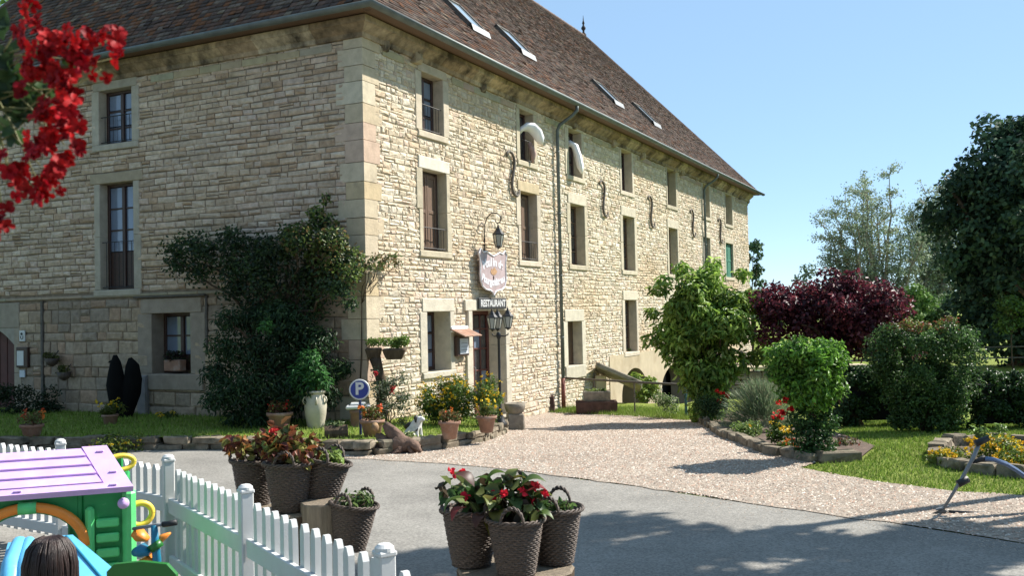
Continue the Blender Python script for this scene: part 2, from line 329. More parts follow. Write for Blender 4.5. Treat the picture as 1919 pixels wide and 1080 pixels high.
def pebbles(n):
    a = np.array(GRAV); x = RNG.uniform(-4, 8, n*3); y = RNG.uniform(8, 28, n*3); k = inpoly(x, y, GRAV); x = x[k][:n]; y = y[k][:n]; n = len(x)
    z = terr(x, y)+.016; r = RNG.uniform(.008, .022, n); a0 = RNG.uniform(0, 6.28, n)
    V = np.empty((n, 5, 3))
    for j in range(4):
        a = a0+j*1.571+RNG.normal(0, .2, n); V[:, j] = np.stack([x+r*np.cos(a), y+r*np.sin(a), z], 1)
    V[:, 4] = np.stack([x+RNG.normal(0, .3, n)*r, y+RNG.normal(0, .3, n)*r, z+r*RNG.uniform(.5, .9, n)], 1)
    b = np.arange(n)[:, None]*5; F = np.concatenate([b+np.array([[j, (j+1) % 4, 4]]) for j in range(4)], 0)
    pal = np.array([(.50, .41, .33), (.36, .28, .22), (.26, .20, .16), (.58, .52, .45), (.42, .28, .21)])
    c = pal[RNG.integers(0, 5, n)]*RNG.uniform(.75, 1.15, (n, 1)); c = np.tile(c, (4, 1))
    tag(link('gravel_pebbles', mesh_np('gravel_pebbles', V.reshape(-1, 3), F, MT['pebble'], c)), kind='stuff')
pebbles(42000)
def strays():
    e = [xy(600, 860), xy(700, 863), xy(830, 871), xy(960, 883), xy(1200, 915), xy(1400, 946), xy(1660, 981), xy(1919, 1022)]; n = 1300; V = []; C = []
    for _ in range(n):
        i = random.randrange(7); t = random.random(); d = abs(random.gauss(0, .28)); x = sm(e[i][0], e[i+1][0], t)-d*.5; y = sm(e[i][1], e[i+1][1], t)-d*.9; r = random.uniform(.005, .011); a0 = random.random()*6; z = gz(x, y)+.011
        V += [(x+r*math.cos(a0+j*1.57), y+r*math.sin(a0+j*1.57), z) for j in range(4)]+[(x, y, z+r*.7)]; C += [random.choice([(.36, .30, .24), (.26, .21, .17), (.42, .37, .31)])]*4
    b = np.arange(n)[:, None, None]*5+np.array([[[0, 1, 4], [1, 2, 4], [2, 3, 4], [3, 0, 4]]]); tag(link('stray_pebbles', mesh_np('stray_pebbles', np.array(V), b.reshape(-1, 3), MT['pebble'], np.array(C))), kind='stuff')
strays()
tag(MB().quad((0, 26, -1.62), (30, 26, -1.62), (30, 75, -1.62), (0, 75, -1.62)).build('mill_stream_water', MT['water']), kind='structure')

# ------------------------------------------------------------ BUILDING
BL, BW = 35.15, 14.0
bld = empty('stone_building', C0, BA, 'long three storey cream stone mill building with brown tiled hip roof', 'building')
def WR(a, p, z): return Vector((a, -p, z))          # long sunlit front
def WL(a, p, z): return Vector((-p, a, z))          # shaded gable-side front
def wbox(mb, W, a0, a1, p0, p1, z0, z1, ch=.012, col=(1, 1, 1)):
    """block on a wall with chamfered front"""
    V = [W(a0, p0, z0), W(a1, p0, z0), W(a1, p0, z1), W(a0, p0, z1), W(a0, p1-ch, z0), W(a1, p1-ch, z0), W(a1, p1-ch, z1), W(a0, p1-ch, z1),
         W(a0+ch, p1, z0+ch), W(a1-ch, p1, z0+ch), W(a1-ch, p1, z1-ch), W(a0+ch, p1, z1-ch)]
    F = [(0, 1, 2, 3), (8, 9, 10, 11)]+[(i, (i+1) % 4, (i+1) % 4+4, i+4) for i in range(4)]+[(i+4, (i+1) % 4+4, (i+1) % 4+8, i+8) for i in range(4)]
    mb.add(V, F, col)
# openings: (a0,a1,z0,z1,reveal depth, kind)
OPR = [(2.25, 3.2, 6.45, 7.78, .26, 'top1'), (7.3, 8.2, 6.47, 7.86, .26, 'top2'), (10.7, 11.75, 6.47, 7.9, .28, 'top'), (15.4, 16.5, 6.5, 7.95, .28, 'top'), (20.75, 21.9, 6.5, 7.95, .3, 'top'), (26.1, 27.2, 6.48, 7.95, .3, 'top'), (30.2, 31.55, 6.45, 7.92, .3, 'top'),
       (2.22, 3.27, 3.77, 5.6, .24, 'mid1'), (7.25, 8.3, 3.75, 5.62, .26, 'mid1'), (10.72, 11.85, 3.76, 5.62, .28, 'mid'), (15.4, 16.6, 3.74, 5.64, .28, 'mid'), (20.75, 21.95, 3.75, 5.6, .3, 'mid'), (25.95, 27.1, 3.75, 5.55, .12, 'shut_grey'), (30.0, 31.5, 3.87, 5.52, .08, 'shut_green'),
       (2.3, 3.32, 1.05, 2.4, .42, 'low'), (4.35, 6.12, -.25, 2.41, .45, 'door'), (10.3, 11.42, .72, 2.05, .3, 'lowshut'), (15.4, 16.6, .9, 2.71, .28, 'mid'), (20.5, 21.65, .8, 2.79, .3, 'mid')]
OPL = [(6.4, 7.46, 6.5, 7.78, .22, 'ltop'), (6.38, 7.46, 3.08, 5.58, .22, 'ldoor'), (4.68, 5.84, 1.13, 2.5, .35, 'llow'), (10.5, 12.2, 0.0, 2.24, .25, 'larch'), (11.6, 12.65, 6.5, 7.78, .22, 'ltop'), (11.6, 12.65, 3.08, 5.58, .22, 'ldoor')]
ARCH = [(14.85, 17.6, .33), (19.3, 23.9, .27)]
PL = (13.75, 24.9, -1.75, .86)
def wall_backing(name, W, a0, a1, z0, z1, ops, p=0.0):
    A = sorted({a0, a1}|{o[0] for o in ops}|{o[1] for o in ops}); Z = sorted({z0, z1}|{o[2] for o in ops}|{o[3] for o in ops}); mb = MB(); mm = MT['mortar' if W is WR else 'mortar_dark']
    for i in range(len(A)-1):
        for j in range(len(Z)-1):
            ca, cz = (A[i]+A[i+1])/2, (Z[j]+Z[j+1])/2
            if any(o[0] < ca < o[1] and o[2] < cz < o[3] for o in ops): continue
            if not (a0 < ca < a1 and z0 < cz < z1): continue
            mb.quad(W(A[i], p, Z[j]), W(A[i+1], p, Z[j]), W(A[i+1], p, Z[j+1]), W(A[i], p, Z[j+1]))
    return mb.build(name, mm, bld)
archops = [(PL[0]+.05, PL[1]-.05, PL[2], PL[3]-.05)]
wallR = wall_backing('wall', WR, 0, BL, -2, 8.3, OPR+archops)
wallL = wall_backing('wall', WL, 0, BW, -1, 8.3, OPL)
# closed back so the inside stays dark
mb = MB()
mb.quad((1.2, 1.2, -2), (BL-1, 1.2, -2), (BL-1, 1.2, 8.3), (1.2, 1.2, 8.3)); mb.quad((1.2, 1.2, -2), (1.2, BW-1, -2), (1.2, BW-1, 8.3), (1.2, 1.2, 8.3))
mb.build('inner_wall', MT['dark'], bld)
mb = MB(); mb.quad((BL, 0, -2), (BL, BW, -2), (BL, BW, 8.3), (BL, 0, 8.3)); mb.quad((0, BW, -2), (BL, BW, -2), (BL, BW, 8.3), (0, BW, 8.3)); mb.build('wall', MT['plaster'], bld)

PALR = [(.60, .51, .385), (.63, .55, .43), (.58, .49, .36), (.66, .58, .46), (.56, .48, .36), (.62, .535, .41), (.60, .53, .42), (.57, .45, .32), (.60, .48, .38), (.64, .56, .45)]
PALL = [(.53, .415, .31), (.56, .445, .34), (.50, .385, .285), (.59, .475, .365), (.47, .36, .265), (.55, .425, .335), (.45, .32, .22)]; PALL_LOW = [(.36, .27, .195), (.40, .31, .23), (.33, .255, .19), (.38, .26, .18), (.30, .24, .185)]  # low palette: darker weathered ashlar, plus some wall-foot shade put into the colour
PARTS = []
def stone(W, a0, a1, z0, z1, za0, za1, pal, prj):
    """one irregular rubble stone; za0/za1 lift of the course at both ends"""
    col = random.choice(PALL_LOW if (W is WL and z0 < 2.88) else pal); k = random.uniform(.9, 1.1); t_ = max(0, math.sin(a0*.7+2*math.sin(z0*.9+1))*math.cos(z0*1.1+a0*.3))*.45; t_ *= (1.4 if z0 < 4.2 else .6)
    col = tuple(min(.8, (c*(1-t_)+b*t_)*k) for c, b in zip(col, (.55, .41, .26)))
    g = .003+random.random()*.007+(.004 if W is WL else 0); j = lambda s=(.017 if W is WR else .012): random.uniform(-s, s)
    p = prj*random.uniform(.55, 1.25); ch = min(.035, (z1-z0)*.22)*random.uniform(.6, 1.3)
    o = [(a0+g+j(), z0+za0+g+j(.006)), (a1-g+j(), z0+za1+g+j(.006)), (a1-g+j(), z1+za1-g+j(.006)), (a0+g+j(), z1+za0-g+j(.006))]
    ca, cz = (a0+a1)/2, (z0+z1)/2+(za0+za1)/2
    s = lambda v, c, d: v+math.copysign(min(d, abs(c-v)*.8), c-v)
    f = [(s(a, ca, ch*1.1), s(z, cz, ch)) for a, z in o]
    V = [W(a, -.004, z) for a, z in o]+[W(a, p*random.uniform(.35, .6), z) for a, z in o]+[W(a, p+j(.010), z) for a, z in f]+[W(ca+j(.03), p+random.uniform(-.008, .018), cz+j(.015))]
    F = [(i, (i+1) % 4, (i+1) % 4+4, i+4) for i in range(4)]+[(i+4, (i+1) % 4+4, (i+1) % 4+8, i+8) for i in range(4)]+[(i+8, (i+1) % 4+8, 12) for i in range(4)]
    return V, F, col
def sub_int(iv, cut):
    out = []
    for a, b in iv:
        if cut[1] <= a or cut[0] >= b: out.append((a, b)); continue
        if cut[0] > a: out.append((a, cut[0]))
        if cut[1] < b: out.append((cut[1], b))
    return out
def stonework(W, a0, a1, z0, z1, excl, pal, prj, hfn, wfn, npart, keyfn, seed):
    random.seed(seed); big = MB(); lst = []; z = z0
    while z < z1-.04:
        h = hfn(z); h = min(h, z1-z); iv = [(a0, a1)]
        for e in excl:
            if min(e[3], z+h)-max(e[2], z) > .45*h: iv = sub_int(iv, (e[0], e[1]))
        ph = random.uniform(0, 6)
        wob = lambda a: .009*math.sin(a*1.3+z*2.9+ph)+.009*math.sin(a*3.1+ph*2)
        for s, e in iv:
            a = s
            while a < e-.03:
                wd = wfn(z); nb = a+wd
                if e-nb < .12: nb = e
                if h > .11 and random.random() < (.30 if W is WR else .10) and nb-a < .4:    # two thin stones in one course
                    m = h*random.uniform(.4, .6)
                    lst.append(stone(W, a, nb, z, z+m, wob(a), wob(nb), pal, prj)+((a, z),)); lst.append(stone(W, a, nb, z+m, z+h, wob(a), wob(nb), pal, prj)+((a, z),))
                else: lst.append(stone(W, a, nb, z, z+h, wob(a), wob(nb), pal, prj)+((a, z),))
                a = nb
        z += h
    lst.sort(key=lambda t: keyfn(*t[3]))
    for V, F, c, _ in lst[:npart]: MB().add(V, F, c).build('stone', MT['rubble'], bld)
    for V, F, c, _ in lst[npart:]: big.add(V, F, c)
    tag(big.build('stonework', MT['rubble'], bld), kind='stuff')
ex = lambda ops, m: [(o[0]-m, o[1]+m, o[2]-m, o[3]+m) for o in ops]
QH = .36
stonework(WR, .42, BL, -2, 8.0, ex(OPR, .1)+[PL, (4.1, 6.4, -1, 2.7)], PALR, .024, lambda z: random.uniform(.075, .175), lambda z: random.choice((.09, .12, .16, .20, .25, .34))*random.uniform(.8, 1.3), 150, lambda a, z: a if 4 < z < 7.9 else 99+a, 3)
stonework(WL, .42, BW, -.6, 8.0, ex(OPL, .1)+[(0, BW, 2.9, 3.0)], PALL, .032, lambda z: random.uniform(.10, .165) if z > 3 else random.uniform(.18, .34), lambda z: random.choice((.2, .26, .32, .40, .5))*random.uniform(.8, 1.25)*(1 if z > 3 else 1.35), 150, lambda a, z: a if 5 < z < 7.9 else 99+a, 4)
# quoins
random.seed(5); z = -.6; i = 0
while z < 7.95:
    h = random.uniform(.30, .46); h = min(h, 8.0-z) if 8.0-z > .2 else 8.0-z
    la, lb = (.62, .36) if i % 2 else (.36, .66); la *= random.uniform(.85, 1.15); lb *= random.uniform(.85, 1.2)
    la = max(la, .43); lb = max(lb, .43)
    c = random.choice([(.50, .42, .30), (.52, .44, .32), (.48, .39, .27), (.48, .38, .24), (.54, .47, .35), (.49, .41, .30), (.50, .37, .28)])
    q = MB(); p = .030+random.uniform(-.006, .01); g = .006
    V = []
    for zz, k in ((z+g, 0), (z+h-g, 0)):
        V += [(la, 0, zz), (la-.01, -p, zz), (-p, -p, zz), (-p, lb-.01, zz), (0, lb, zz), (0, 0, zz)]
    F = [(0, 1, 2, 5), (2, 3, 4, 5), (6, 7, 8, 11), (8, 9, 10, 11)]+[(j, (j+1) % 6, (j+1) % 6+6, j+6) for j in range(6)]
    q.add(V, F, c).build('quoin', MT['dressed'], bld); z += h; i += 1
# string course on the shaded side, frieze under the cornice
for W, L0, L1, nm in ((WL, 0.45, BW, 'string_course'),):
    a = L0
    while a < L1-.1:
        b = min(L1, a+random.uniform(.8, 1.5)); m = MB(); wbox(m, W, a+.004, b-.004, 0, .045, 2.9, 2.97, .015, tuple(x*random.uniform(.85, 1) for x in (.38, .31, .22))); m.build('string_course', MT['dressed'], bld); a = b
# surrounds
def surround(W, o, lh=.30, jw=.16, sh=.15, pr=.040, col=None, ears=0, sill=True, jb=True, lcol=None):
    a0, a1, z0, z1, d, k = o; col = col or random.choice([(.50, .44, .33), (.47, .41, .30), (.52, .45, .35)])
    vc = lambda c: tuple(x*f_ for x in c for f_ in (1,)) if random.random() < .4 else (lambda k_: tuple(x*k_ for x in c))(random.uniform(.88, 1.06))
    m = MB(); wbox(m, W, a0-jw-ears, a1+jw+ears, -d, pr+.006, z1, z1+lh, .014, vc(lcol or col)); m.build('lintel', MT['dressed'], bld)
    if sill: m = MB(); wbox(m, W, a0-jw-.03, a1+jw+.03, -d, pr+.02, z0-sh, z0, .018, vc(col)); m.build('sill', MT['dressed'], bld)
    if jb:
        for s in (0, 1):
            n = 1 if z1-z0 < 1.5 else 2
            if k == 'door': n = 3
            for q in range(n):
                za, zb = sm(z0, z1, q/n)+.003, sm(z0, z1, (q+1)/n)-.003; e = random.choice((0, .05, .1))*(n > 1 or 1)
                m = MB()
                if s == 0: wbox(m, W, a0-jw-e, a0, -d, pr, za, zb, .012, vc(col))
                else: wbox(m, W, a1, a1+jw+e, -d, pr, za, zb, .012, vc(col))
                m.build('jamb_stone', MT['dressed'], bld)
def casement(W, o, cols=2, rows=3, glass='glass', fm='wood_dark', panel=0, rail=False, curtain=False, railz=.42):
    a0, a1, z0, z1, d, k = o; p = -d; fw = .07; fr = MB(); mid = (a0+a1)/2
    zb = z0+panel*(z1-z0)
    for (x0, x1, y0, y1) in [(a0, a0+fw, z0, z1), (a1-fw, a1, z0, z1), (a0+fw, a1-fw, z1-fw, z1), (a0+fw, a1-fw, z0, z0+fw)]: wbox(fr, W, x0, x1, p-.08, p+.03, y0, y1, .008)
    if cols == 2: wbox(fr, W, mid-.05, mid+.05, p-.07, p+.045, z0+fw, z1-fw, .01)
    if panel: wbox(fr, W, a0+fw, a1-fw, p-.05, p+.008, z0+fw, zb, .02)
    for i in range(1, rows):
        zz = sm(zb, z1-fw, i/rows); wbox(fr, W, a0+fw, a1-fw, p-.04, p+.02, zz-.018, zz+.018, .005)
    f = fr.build('window', MT[fm], bld)
    segs = [(a0+fw, mid-.05), (mid+.05, a1-fw)] if cols == 2 else [(a0+fw, a1-fw)]
    for x0, x1 in segs:
        for i in range(rows):
            y0, y1 = sm(zb if panel else z0+fw, z1-fw, i/rows), sm(zb if panel else z0+fw, z1-fw, (i+1)/rows)
            m = MB(); wbox(m, W, x0+.004, x1-.004, p-.02, p-.008, y0+.014, y1-.014, .001); m.build('pane', MT[glass], f)
    if rail:
        r = MB(); pr = -.03; zt = z0+railz
        for zz in (zt, z0+.06): r.tube([W(a0+.005, pr, zz), W(a1-.005, pr, zz)], .011, 6)
        nb = 8
        for i in range(1, nb): x = sm(a0, a1, i/nb); r.tube([W(x, pr, z0+.05), W(x, pr, zt)], .007, 5)
        r.build('railing', MT['iron'], f)
    return f
def shutters(W, o, fm, ajar=False, slats=8):
    a0, a1, z0, z1, d, k = o; p = -d
    for s in (0, 1):
        m = MB(); x0, x1 = (a0+.02, (a0+a1)/2-.006) if s == 0 else ((a0+a1)/2+.006, a1-.02)
        for e in ((x0, x0+.07, z0+.02, z1-.02), (x1-.07, x1, z0+.02, z1-.02), (x0+.07, x1-.07, z0+.02, z0+.1), (x0+.07, x1-.07, z1-.1, z1-.02), (x0+.07, x1-.07, (z0+z1)/2-.04, (z0+z1)/2+.04)): wbox(m, W, e[0], e[1], p-.03, p+.02, e[2], e[3], .005)
        wbox(m, W, x0+.07, x1-.07, p-.02, p+.004, z0+.1, z1-.1, .002); m.build('shutter', MT[fm], bld)
    m = MB(); 
    for e in ((a0, a0+.03, z0, z1), (a1-.03, a1, z0, z1)): wbox(m, W, e[0], e[1], p-.06, p+.03, e[2], e[3], .005)
    m.build('window_frame', MT['wood_dark'], bld)
random.seed(9)
WHITE = (.62, .57, .48)
for o in OPR:
    k = o[5]
    if k == 'top1': surround(WR, o, .30, col=(.50, .43, .33)); casement(WR, o, 2, 3, 'glass', rail=True, railz=.62)
    elif k == 'top2': surround(WR, o, .26); casement(WR, o, 2, 2, 'glass_dark', rail=True, railz=.6)
    elif k == 'top': surround(WR, o, .22, .17); casement(WR, o, 2, 3, 'glass_dark')
    elif k == 'mid1': surround(WR, o, .28, lcol=WHITE if o[0] < 3 else (.52, .42, .27)); casement(WR, o, 2, 1, 'glass_dark'); shutters(WR, (o[0]+.1, o[1]-.1, o[2]+.05, o[3]-.05, o[4]-.04, ''), 'wood_mid'); 
    elif k == 'mid': surround(WR, o, .32, .17, lcol=(.55, .49, .38)); casement(WR, o, 2, 4, 'glass_dark', 'wood_mid')
    elif k == 'low': surround(WR, o, .30, .2, .14, col=(.55, .50, .40)); casement(WR, o, 2, 3, 'glass')
    elif k == 'lowshut': surround(WR, o, .36, .2, .38, col=(.54, .49, .39)); shutters(WR, o, 'wood_mid')
    elif k == 'shut_grey': surround(WR, o, .22, .15); shutters(WR, o, 'wood_grey')
    elif k == 'shut_green': surround(WR, o, .22, .15); shutters(WR, o, 'wood_green')
    if k == 'mid1':
        r = MB(); zt = o[2]+.52; pr = .0
        for zz in (zt, o[2]+.06): r.tube([WR(o[0], pr, zz), WR(o[1], pr, zz)], .011, 6)
        for i in range(1, 9): x = sm(o[0], o[1], i/9); r.tube([WR(x, pr, o[2]+.05), WR(x, pr, zt)], .007, 5)
        r.build('railing', MT['iron'], bld)
# the restaurant door
o = OPR[15]; surround(WR, o, .26, .2, 0, .07, (.55, .50, .40), ears=.16, sill=False)
a0, a1, z0, z1, d, _ = o
m = MB(); wbox(m, WR, a0-.1, a1+.25, -.6, .34, z0-.14, z0, .02, (.42, .37, .29)); m.build('door_step', MT['dressed'], bld)
dr = MB(); p = -d; mid = (a0+a1)/2
for e in ((a0, a0+.1, z0, z1), (a1-.1, a1, z0, z1), (a0+.1, a1-.1, z1-.1, z1), (mid-.07, mid+.07, z0, z1-.1), (a0+.1, a1-.1, z0, z0+.25)): wbox(dr, WR, e[0], e[1], p-.08, p+.03, e[2], e[3], .01)
for q in (.9, 1.45, 1.95): wbox(dr, WR, a0+.1, a1-.1, p-.05, p+.02, q-.02, q+.02, .005)
for x in ((a0+mid)/2, (a1+mid)/2): wbox(dr, WR, x-.02, x+.02, p-.05, p+.015, z0+.25, z1-.1, .004)
door = dr.build('door', mat('red_brown_door_paint', (.10, .028, .022), .4, var=.2), bld)
for i, (x0, x1) in enumerate(((a0+.1, (a0+mid)/2), ((a0+mid)/2, mid-.07), (mid+.07, (a1+mid)/2), ((a1+mid)/2, a1-.1))):
    for y0, y1 in ((z0+.25, .9), (.9, 1.45), (1.45, 1.95), (1.95, z1-.1)):
        m = MB(); wbox(m, WR, x0+.02, x1-.02, p-.03, p-.01, y0+.02, y1-.02, .001); m.build('pane', MT['glass_dark'] if (i+int(y0*3)) % 3 else MT['glass'], door)
MB().tube([WR(mid+.02, p+.03, .8), WR(mid+.02, p+.08, .82), WR(mid+.02, p+.08, .98), WR(mid+.02, p+.03, 1.0)], .012, 6).build('handle', MT['grey_met'], door)
for o in OPL:
    k = o[5]
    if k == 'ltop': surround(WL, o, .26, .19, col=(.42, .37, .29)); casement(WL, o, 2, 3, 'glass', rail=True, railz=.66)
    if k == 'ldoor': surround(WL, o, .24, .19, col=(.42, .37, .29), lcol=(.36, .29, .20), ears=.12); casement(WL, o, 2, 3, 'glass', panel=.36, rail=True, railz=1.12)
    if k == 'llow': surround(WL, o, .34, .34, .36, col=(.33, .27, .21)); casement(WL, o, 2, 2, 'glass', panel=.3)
    if k == 'larch':
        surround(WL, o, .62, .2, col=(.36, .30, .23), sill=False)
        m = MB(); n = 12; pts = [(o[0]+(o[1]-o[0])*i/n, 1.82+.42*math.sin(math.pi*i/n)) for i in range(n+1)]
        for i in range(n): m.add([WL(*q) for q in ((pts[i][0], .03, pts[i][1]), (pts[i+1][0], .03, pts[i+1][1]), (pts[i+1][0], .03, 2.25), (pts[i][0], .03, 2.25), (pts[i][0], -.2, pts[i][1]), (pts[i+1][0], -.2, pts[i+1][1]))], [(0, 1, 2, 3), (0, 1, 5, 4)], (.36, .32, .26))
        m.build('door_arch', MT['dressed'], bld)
        m = MB(); 
        for i in range(6): x = o[0]+(o[1]-o[0])*i/6; wbox(m, WL, x+.01, x+(o[1]-o[0])/6-.01, -.27, -.2, 0, 2.24, .012)
        dd = m.build('door', mat('dark_red_door_paint', (.085, .02, .018), .6, var=.25), bld)
# dark drip mould over the low window of the shaded side
m = MB(); wbox(m, WL, 4.20, 6.35, 0.03, .10, 2.86, 2.895, .01); wbox(m, WL, 4.16, 4.22, 0, .06, 1.6, 2.86, .01); m.build('cable_cover', MT['iron_old'], bld)
m = MB(); wbox(m, WL, 9.42, 9.5, .02, .07, .1, 2.88, .01); m.build('cable_cover', MT['iron_old'], bld)
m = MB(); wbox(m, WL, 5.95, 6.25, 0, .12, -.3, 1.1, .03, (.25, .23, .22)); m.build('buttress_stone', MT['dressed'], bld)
# rendered arches over the mill race
def arch_z(a, A): c = (A[0]+A[1])/2; h = (A[1]-A[0])/2; t = max(0, 1-((a-c)/h)**2); return (A[2]-.95)+.95*math.sqrt(t)
mb = MB(); pts = [PL[0]]
for A in ARCH: pts += [A[0]+(A[1]-A[0])*(.5-.5*math.cos(math.pi*i/24)) for i in range(25)]
pts.append(PL[1]); pp = .045
def low(a):
    for A in ARCH:
        if A[0] <= a <= A[1]: return arch_z(a, A)
    return PL[2]
for i in range(len(pts)-1):
    x0, x1 = pts[i], pts[i+1]; inside = any(A[0] <= x0 and x1 <= A[1] for A in ARCH)
    l0, l1 = (low(x0), low(x1)) if inside else (PL[2], PL[2])
    mb.quad(WR(x0, pp, l0), WR(x1, pp, l1), WR(x1, pp, PL[3]), WR(x0, pp, PL[3]))
    mb.quad(WR(x0, pp, PL[3]), WR(x1, pp, PL[3]), WR(x1, 0, PL[3]), WR(x0, 0, PL[3]))
    if inside: mb.quad(WR(x0, pp, l0), WR(x1, pp, l1), WR(x1, -1.0, l1), WR(x0, -1.0, l0))
for A in ARCH:
    for a in A[:2]: mb.quad(WR(a, pp, PL[2]), WR(a, -1.0, PL[2]), WR(a, -1.0, A[2]-.95), WR(a, pp, A[2]-.95))
mb.quad(WR(PL[0], 0, PL[2]), WR(PL[0], pp, PL[2]), WR(PL[0], pp, PL[3]), WR(PL[0], 0, PL[3]))
mb.build('rendered_arches', MT['plaster'], bld)
# cornice blocks
prof = [(0, 7.97), (.08, 7.98), (.10, 8.07), (.15, 8.10), (.27, 8.20), (.31, 8.21), (.33, 8.33), (0, 8.34)]
random.seed(12)
def cornice(W, L0, L1):
    a = L0
    while a < L1-.05:
        b = a+random.uniform(.7, 1.25)
        if L1-b < .4: b = L1
        c = random.choice([(.36, .27, .18), (.40, .31, .20), (.30, .22, .14), (.46, .38, .27), (.34, .27, .19)]); k = random.uniform(.8, 1.15)
        m = MB(); m.prism(prof, lambda p, z, t: W(t if t > L0+.001 or L0 > 0 else -p, p, z), a if a > L0 else L0, b-.006, tuple(x*k for x in c)); m.build('cornice_block', MT['cornice'], bld); a = b
        if W is WR and random.random() < .3:      # bracket under the cornice
            x = a-.25; m = MB(); sx_ = random.uniform(.14, .3); wbox(m, W, x, x+sx_, 0, random.uniform(.14, .22), 7.88+random.uniform(-.03, .05), 8.12, .07, tuple(y*1.2 for y in (.34, .28, .19))); m.build('corbel', MT['cornice'], bld)
cornice(WR, 0, BL+.1); cornice(WL, 0, BW)
# frieze of dressed stone just below
for W, L in ((WR, BL), (WL, BW)):
    a = .7
    ops = OPR if W is WR else OPL
    while a < L-.1:
        b = min(L, a+random.uniform(.5, 1.0))
        if not any(o[0]-.25 < b and o[1]+.25 > a and o[3] > 7.5 for o in ops):
            m = MB(); wbox(m, W, a+.005, b-.005, 0, .048, 7.78, 7.93, .01, tuple(x*random.uniform(.85, 1.05) for x in (.42, .35, .25))); m.build('frieze_stone', MT['dressed'], bld)
        a = b
# ---- roof
E = .62; ZE = 8.40; ZR = 16.55; INS = 5.15
EV = [Vector((-E, -E, ZE)), Vector((BL+E, -E, ZE)), Vector((BL+E, BW+E, ZE)), Vector((-E, BW+E, ZE))]
RA, RB = Vector((INS, BW/2, ZR)), Vector((BL-INS, BW/2, ZR))
mb = MB(); mb.add([v-Vector((0, 0, .03)) for v in EV]+[RA-Vector((0, 0, .03)), RB-Vector((0, 0, .03))], [(0, 1, 5, 4), (1, 2, 5), (2, 3, 4, 5), (3, 0, 4), (0, 3, 2, 1)], (.10, .08, .07))
roof = mb.build('roof', MT['tile'], bld)
mb = MB(); mb.quad((-E, -E, ZE-.045), (BL+E, -E, ZE-.045), (BL+E, .1, ZE-.045), (-E, .1, ZE-.045)); mb.quad((-E, .1, ZE-.045), (.1, .1, ZE-.045), (.1, BW, ZE-.045), (-E, BW, ZE-.045)); mb.build('soffit', MT['wood_mid'], bld)
SKY = [(5.95, 6.85, .72, 1.58), (9.25, 10.12, .86, 1.68), (17.1, 17.98, .86, 1.70), (21.65, 22.52, .84, 1.70)]
def tiles(A, B, TA, TB, ph, tw, name, npart, seed, excl=()):
    """slope with eave A-B and top edge TA-TB"""
    rng = np.random.default_rng(seed); ax = (B-A).normalized(); nrm = ax.cross(TA-A).normalized()
    if nrm.z < 0: nrm = -nrm
    up = nrm.cross(ax); up = up if up.z > 0 else -up; S = (TA-A).dot(up); rows = int(S/ph); VV = []; CC = []; HH = []
    pal = np.array([(.120, .082, .068), (.105, .078, .07), (.085, .07, .064), (.14, .085, .062), (.12, .108, .098), (.15, .132, .115), (.07, .058, .055)])
    for r in range(rows+1):
        s0 = r*ph; t = s0/S; x0 = (TA-A).dot(ax)*t; x1 = (B-A).dot(ax)+(TB-B).dot(ax)*t; n = int((x1-x0)/tw)
        if n < 1: continue
        x = x0+tw*(np.arange(n)+.5*(r % 2)*.9)+rng.normal(0, .004, n); k = x+tw < x1+.05; x = x[k]; n = len(x); L = np.full(n, ph*1.15)
        s = s0-.02+rng.normal(0, .006, n); lift = .030+rng.normal(0, .006, n).clip(-.01, .02); g = .005; sk = rng.normal(0, .004, n)
        keep = np.ones(n, bool)
        for e in excl:
            b = (A.y+s*up.y); keep &= ~((x+A.x+tw > e[0]) & (x+A.x < e[1]) & (b > e[2]-.09) & (b < e[3]-.02))
        x, s, L, lift, sk = (q[keep] for q in (x, s, L, lift, sk)); n = len(x)
        if n == 0: continue
        def P(xx, ssx, h): return np.array(A)[None]+xx[:, None]*np.array(ax)+ssx[:, None]*np.array(up)+h[:, None]*np.array(nrm)
        V = np.stack([P(x+g, s+sk, lift), P(x+tw-g, s-sk, lift), P(x+tw-g, s+L, lift*0+.006), P(x+g, s+L, lift*0+.006), P(x+g, s+sk, lift-.018), P(x+tw-g, s-sk, lift-.018)], 1)
        VV.append(V); pat = .5+.5*np.sin(x*.35+s*.5+1.3*np.sin(s*.9+x*.13)); idx = rng.integers(0, len(pal), n)
        c = pal[idx]*rng.uniform(.75, 1.25, (n, 1)); c = c*(1-.35*pat[:, None])+np.array((.11, .103, .098))*.35*pat[:, None]
        m = rng.random(n) < (.05 if r > 10 else .12); c[m] = np.array((.17, .085, .045))
        m = rng.random(n) < .03; c[m] = np.array((.20, .18, .14)); CC.append(c); HH.append(np.full(n, r))
    V = np.concatenate(VV); C = np.concatenate(CC); q = np.array([[0, 1, 2, 3], [4, 5, 1, 0]])
    for i in range(npart): link('roof_tile', mesh_np('roof_tile', V[i], q, MT['tile'], np.repeat(C[i:i+1], 2, 0)), bld)
    V = V[npart:]; C = C[npart:]; n = len(V); F = (np.arange(n)[:, None, None]*6+q[None]).reshape(-1, 4)
    tag(link(name, mesh_np(name, V.reshape(-1, 3), F, MT['tile'], np.repeat(C, 2, 0)), bld), kind='stuff')
tiles(EV[0], EV[1], RA, RB, .135, .19, 'roof_tiling', 150, 1, SKY)
tiles(EV[3], EV[0], RA, RA, .135, .19, 'roof_tiling', 120, 2)
rt = MB().tube([(-.19, 0, 0), (.19, 0, .0)], .11, 8).mesh('ridge_tile', MT['tile']); 
def ridge(P, Q, n0=0):
    L = (Q-P).length; n = int(L/.36); d = (Q-P)/n; q = d.to_track_quat('X', 'Z').to_euler()
    for i in range(n):
        o = link('ridge_tile', rt, bld, loc=P+d*(i+.5), rot=(q.x+random.uniform(-.03, .03), q.y+random.uniform(-.02, .02), q.z+random.uniform(-.03, .03)))
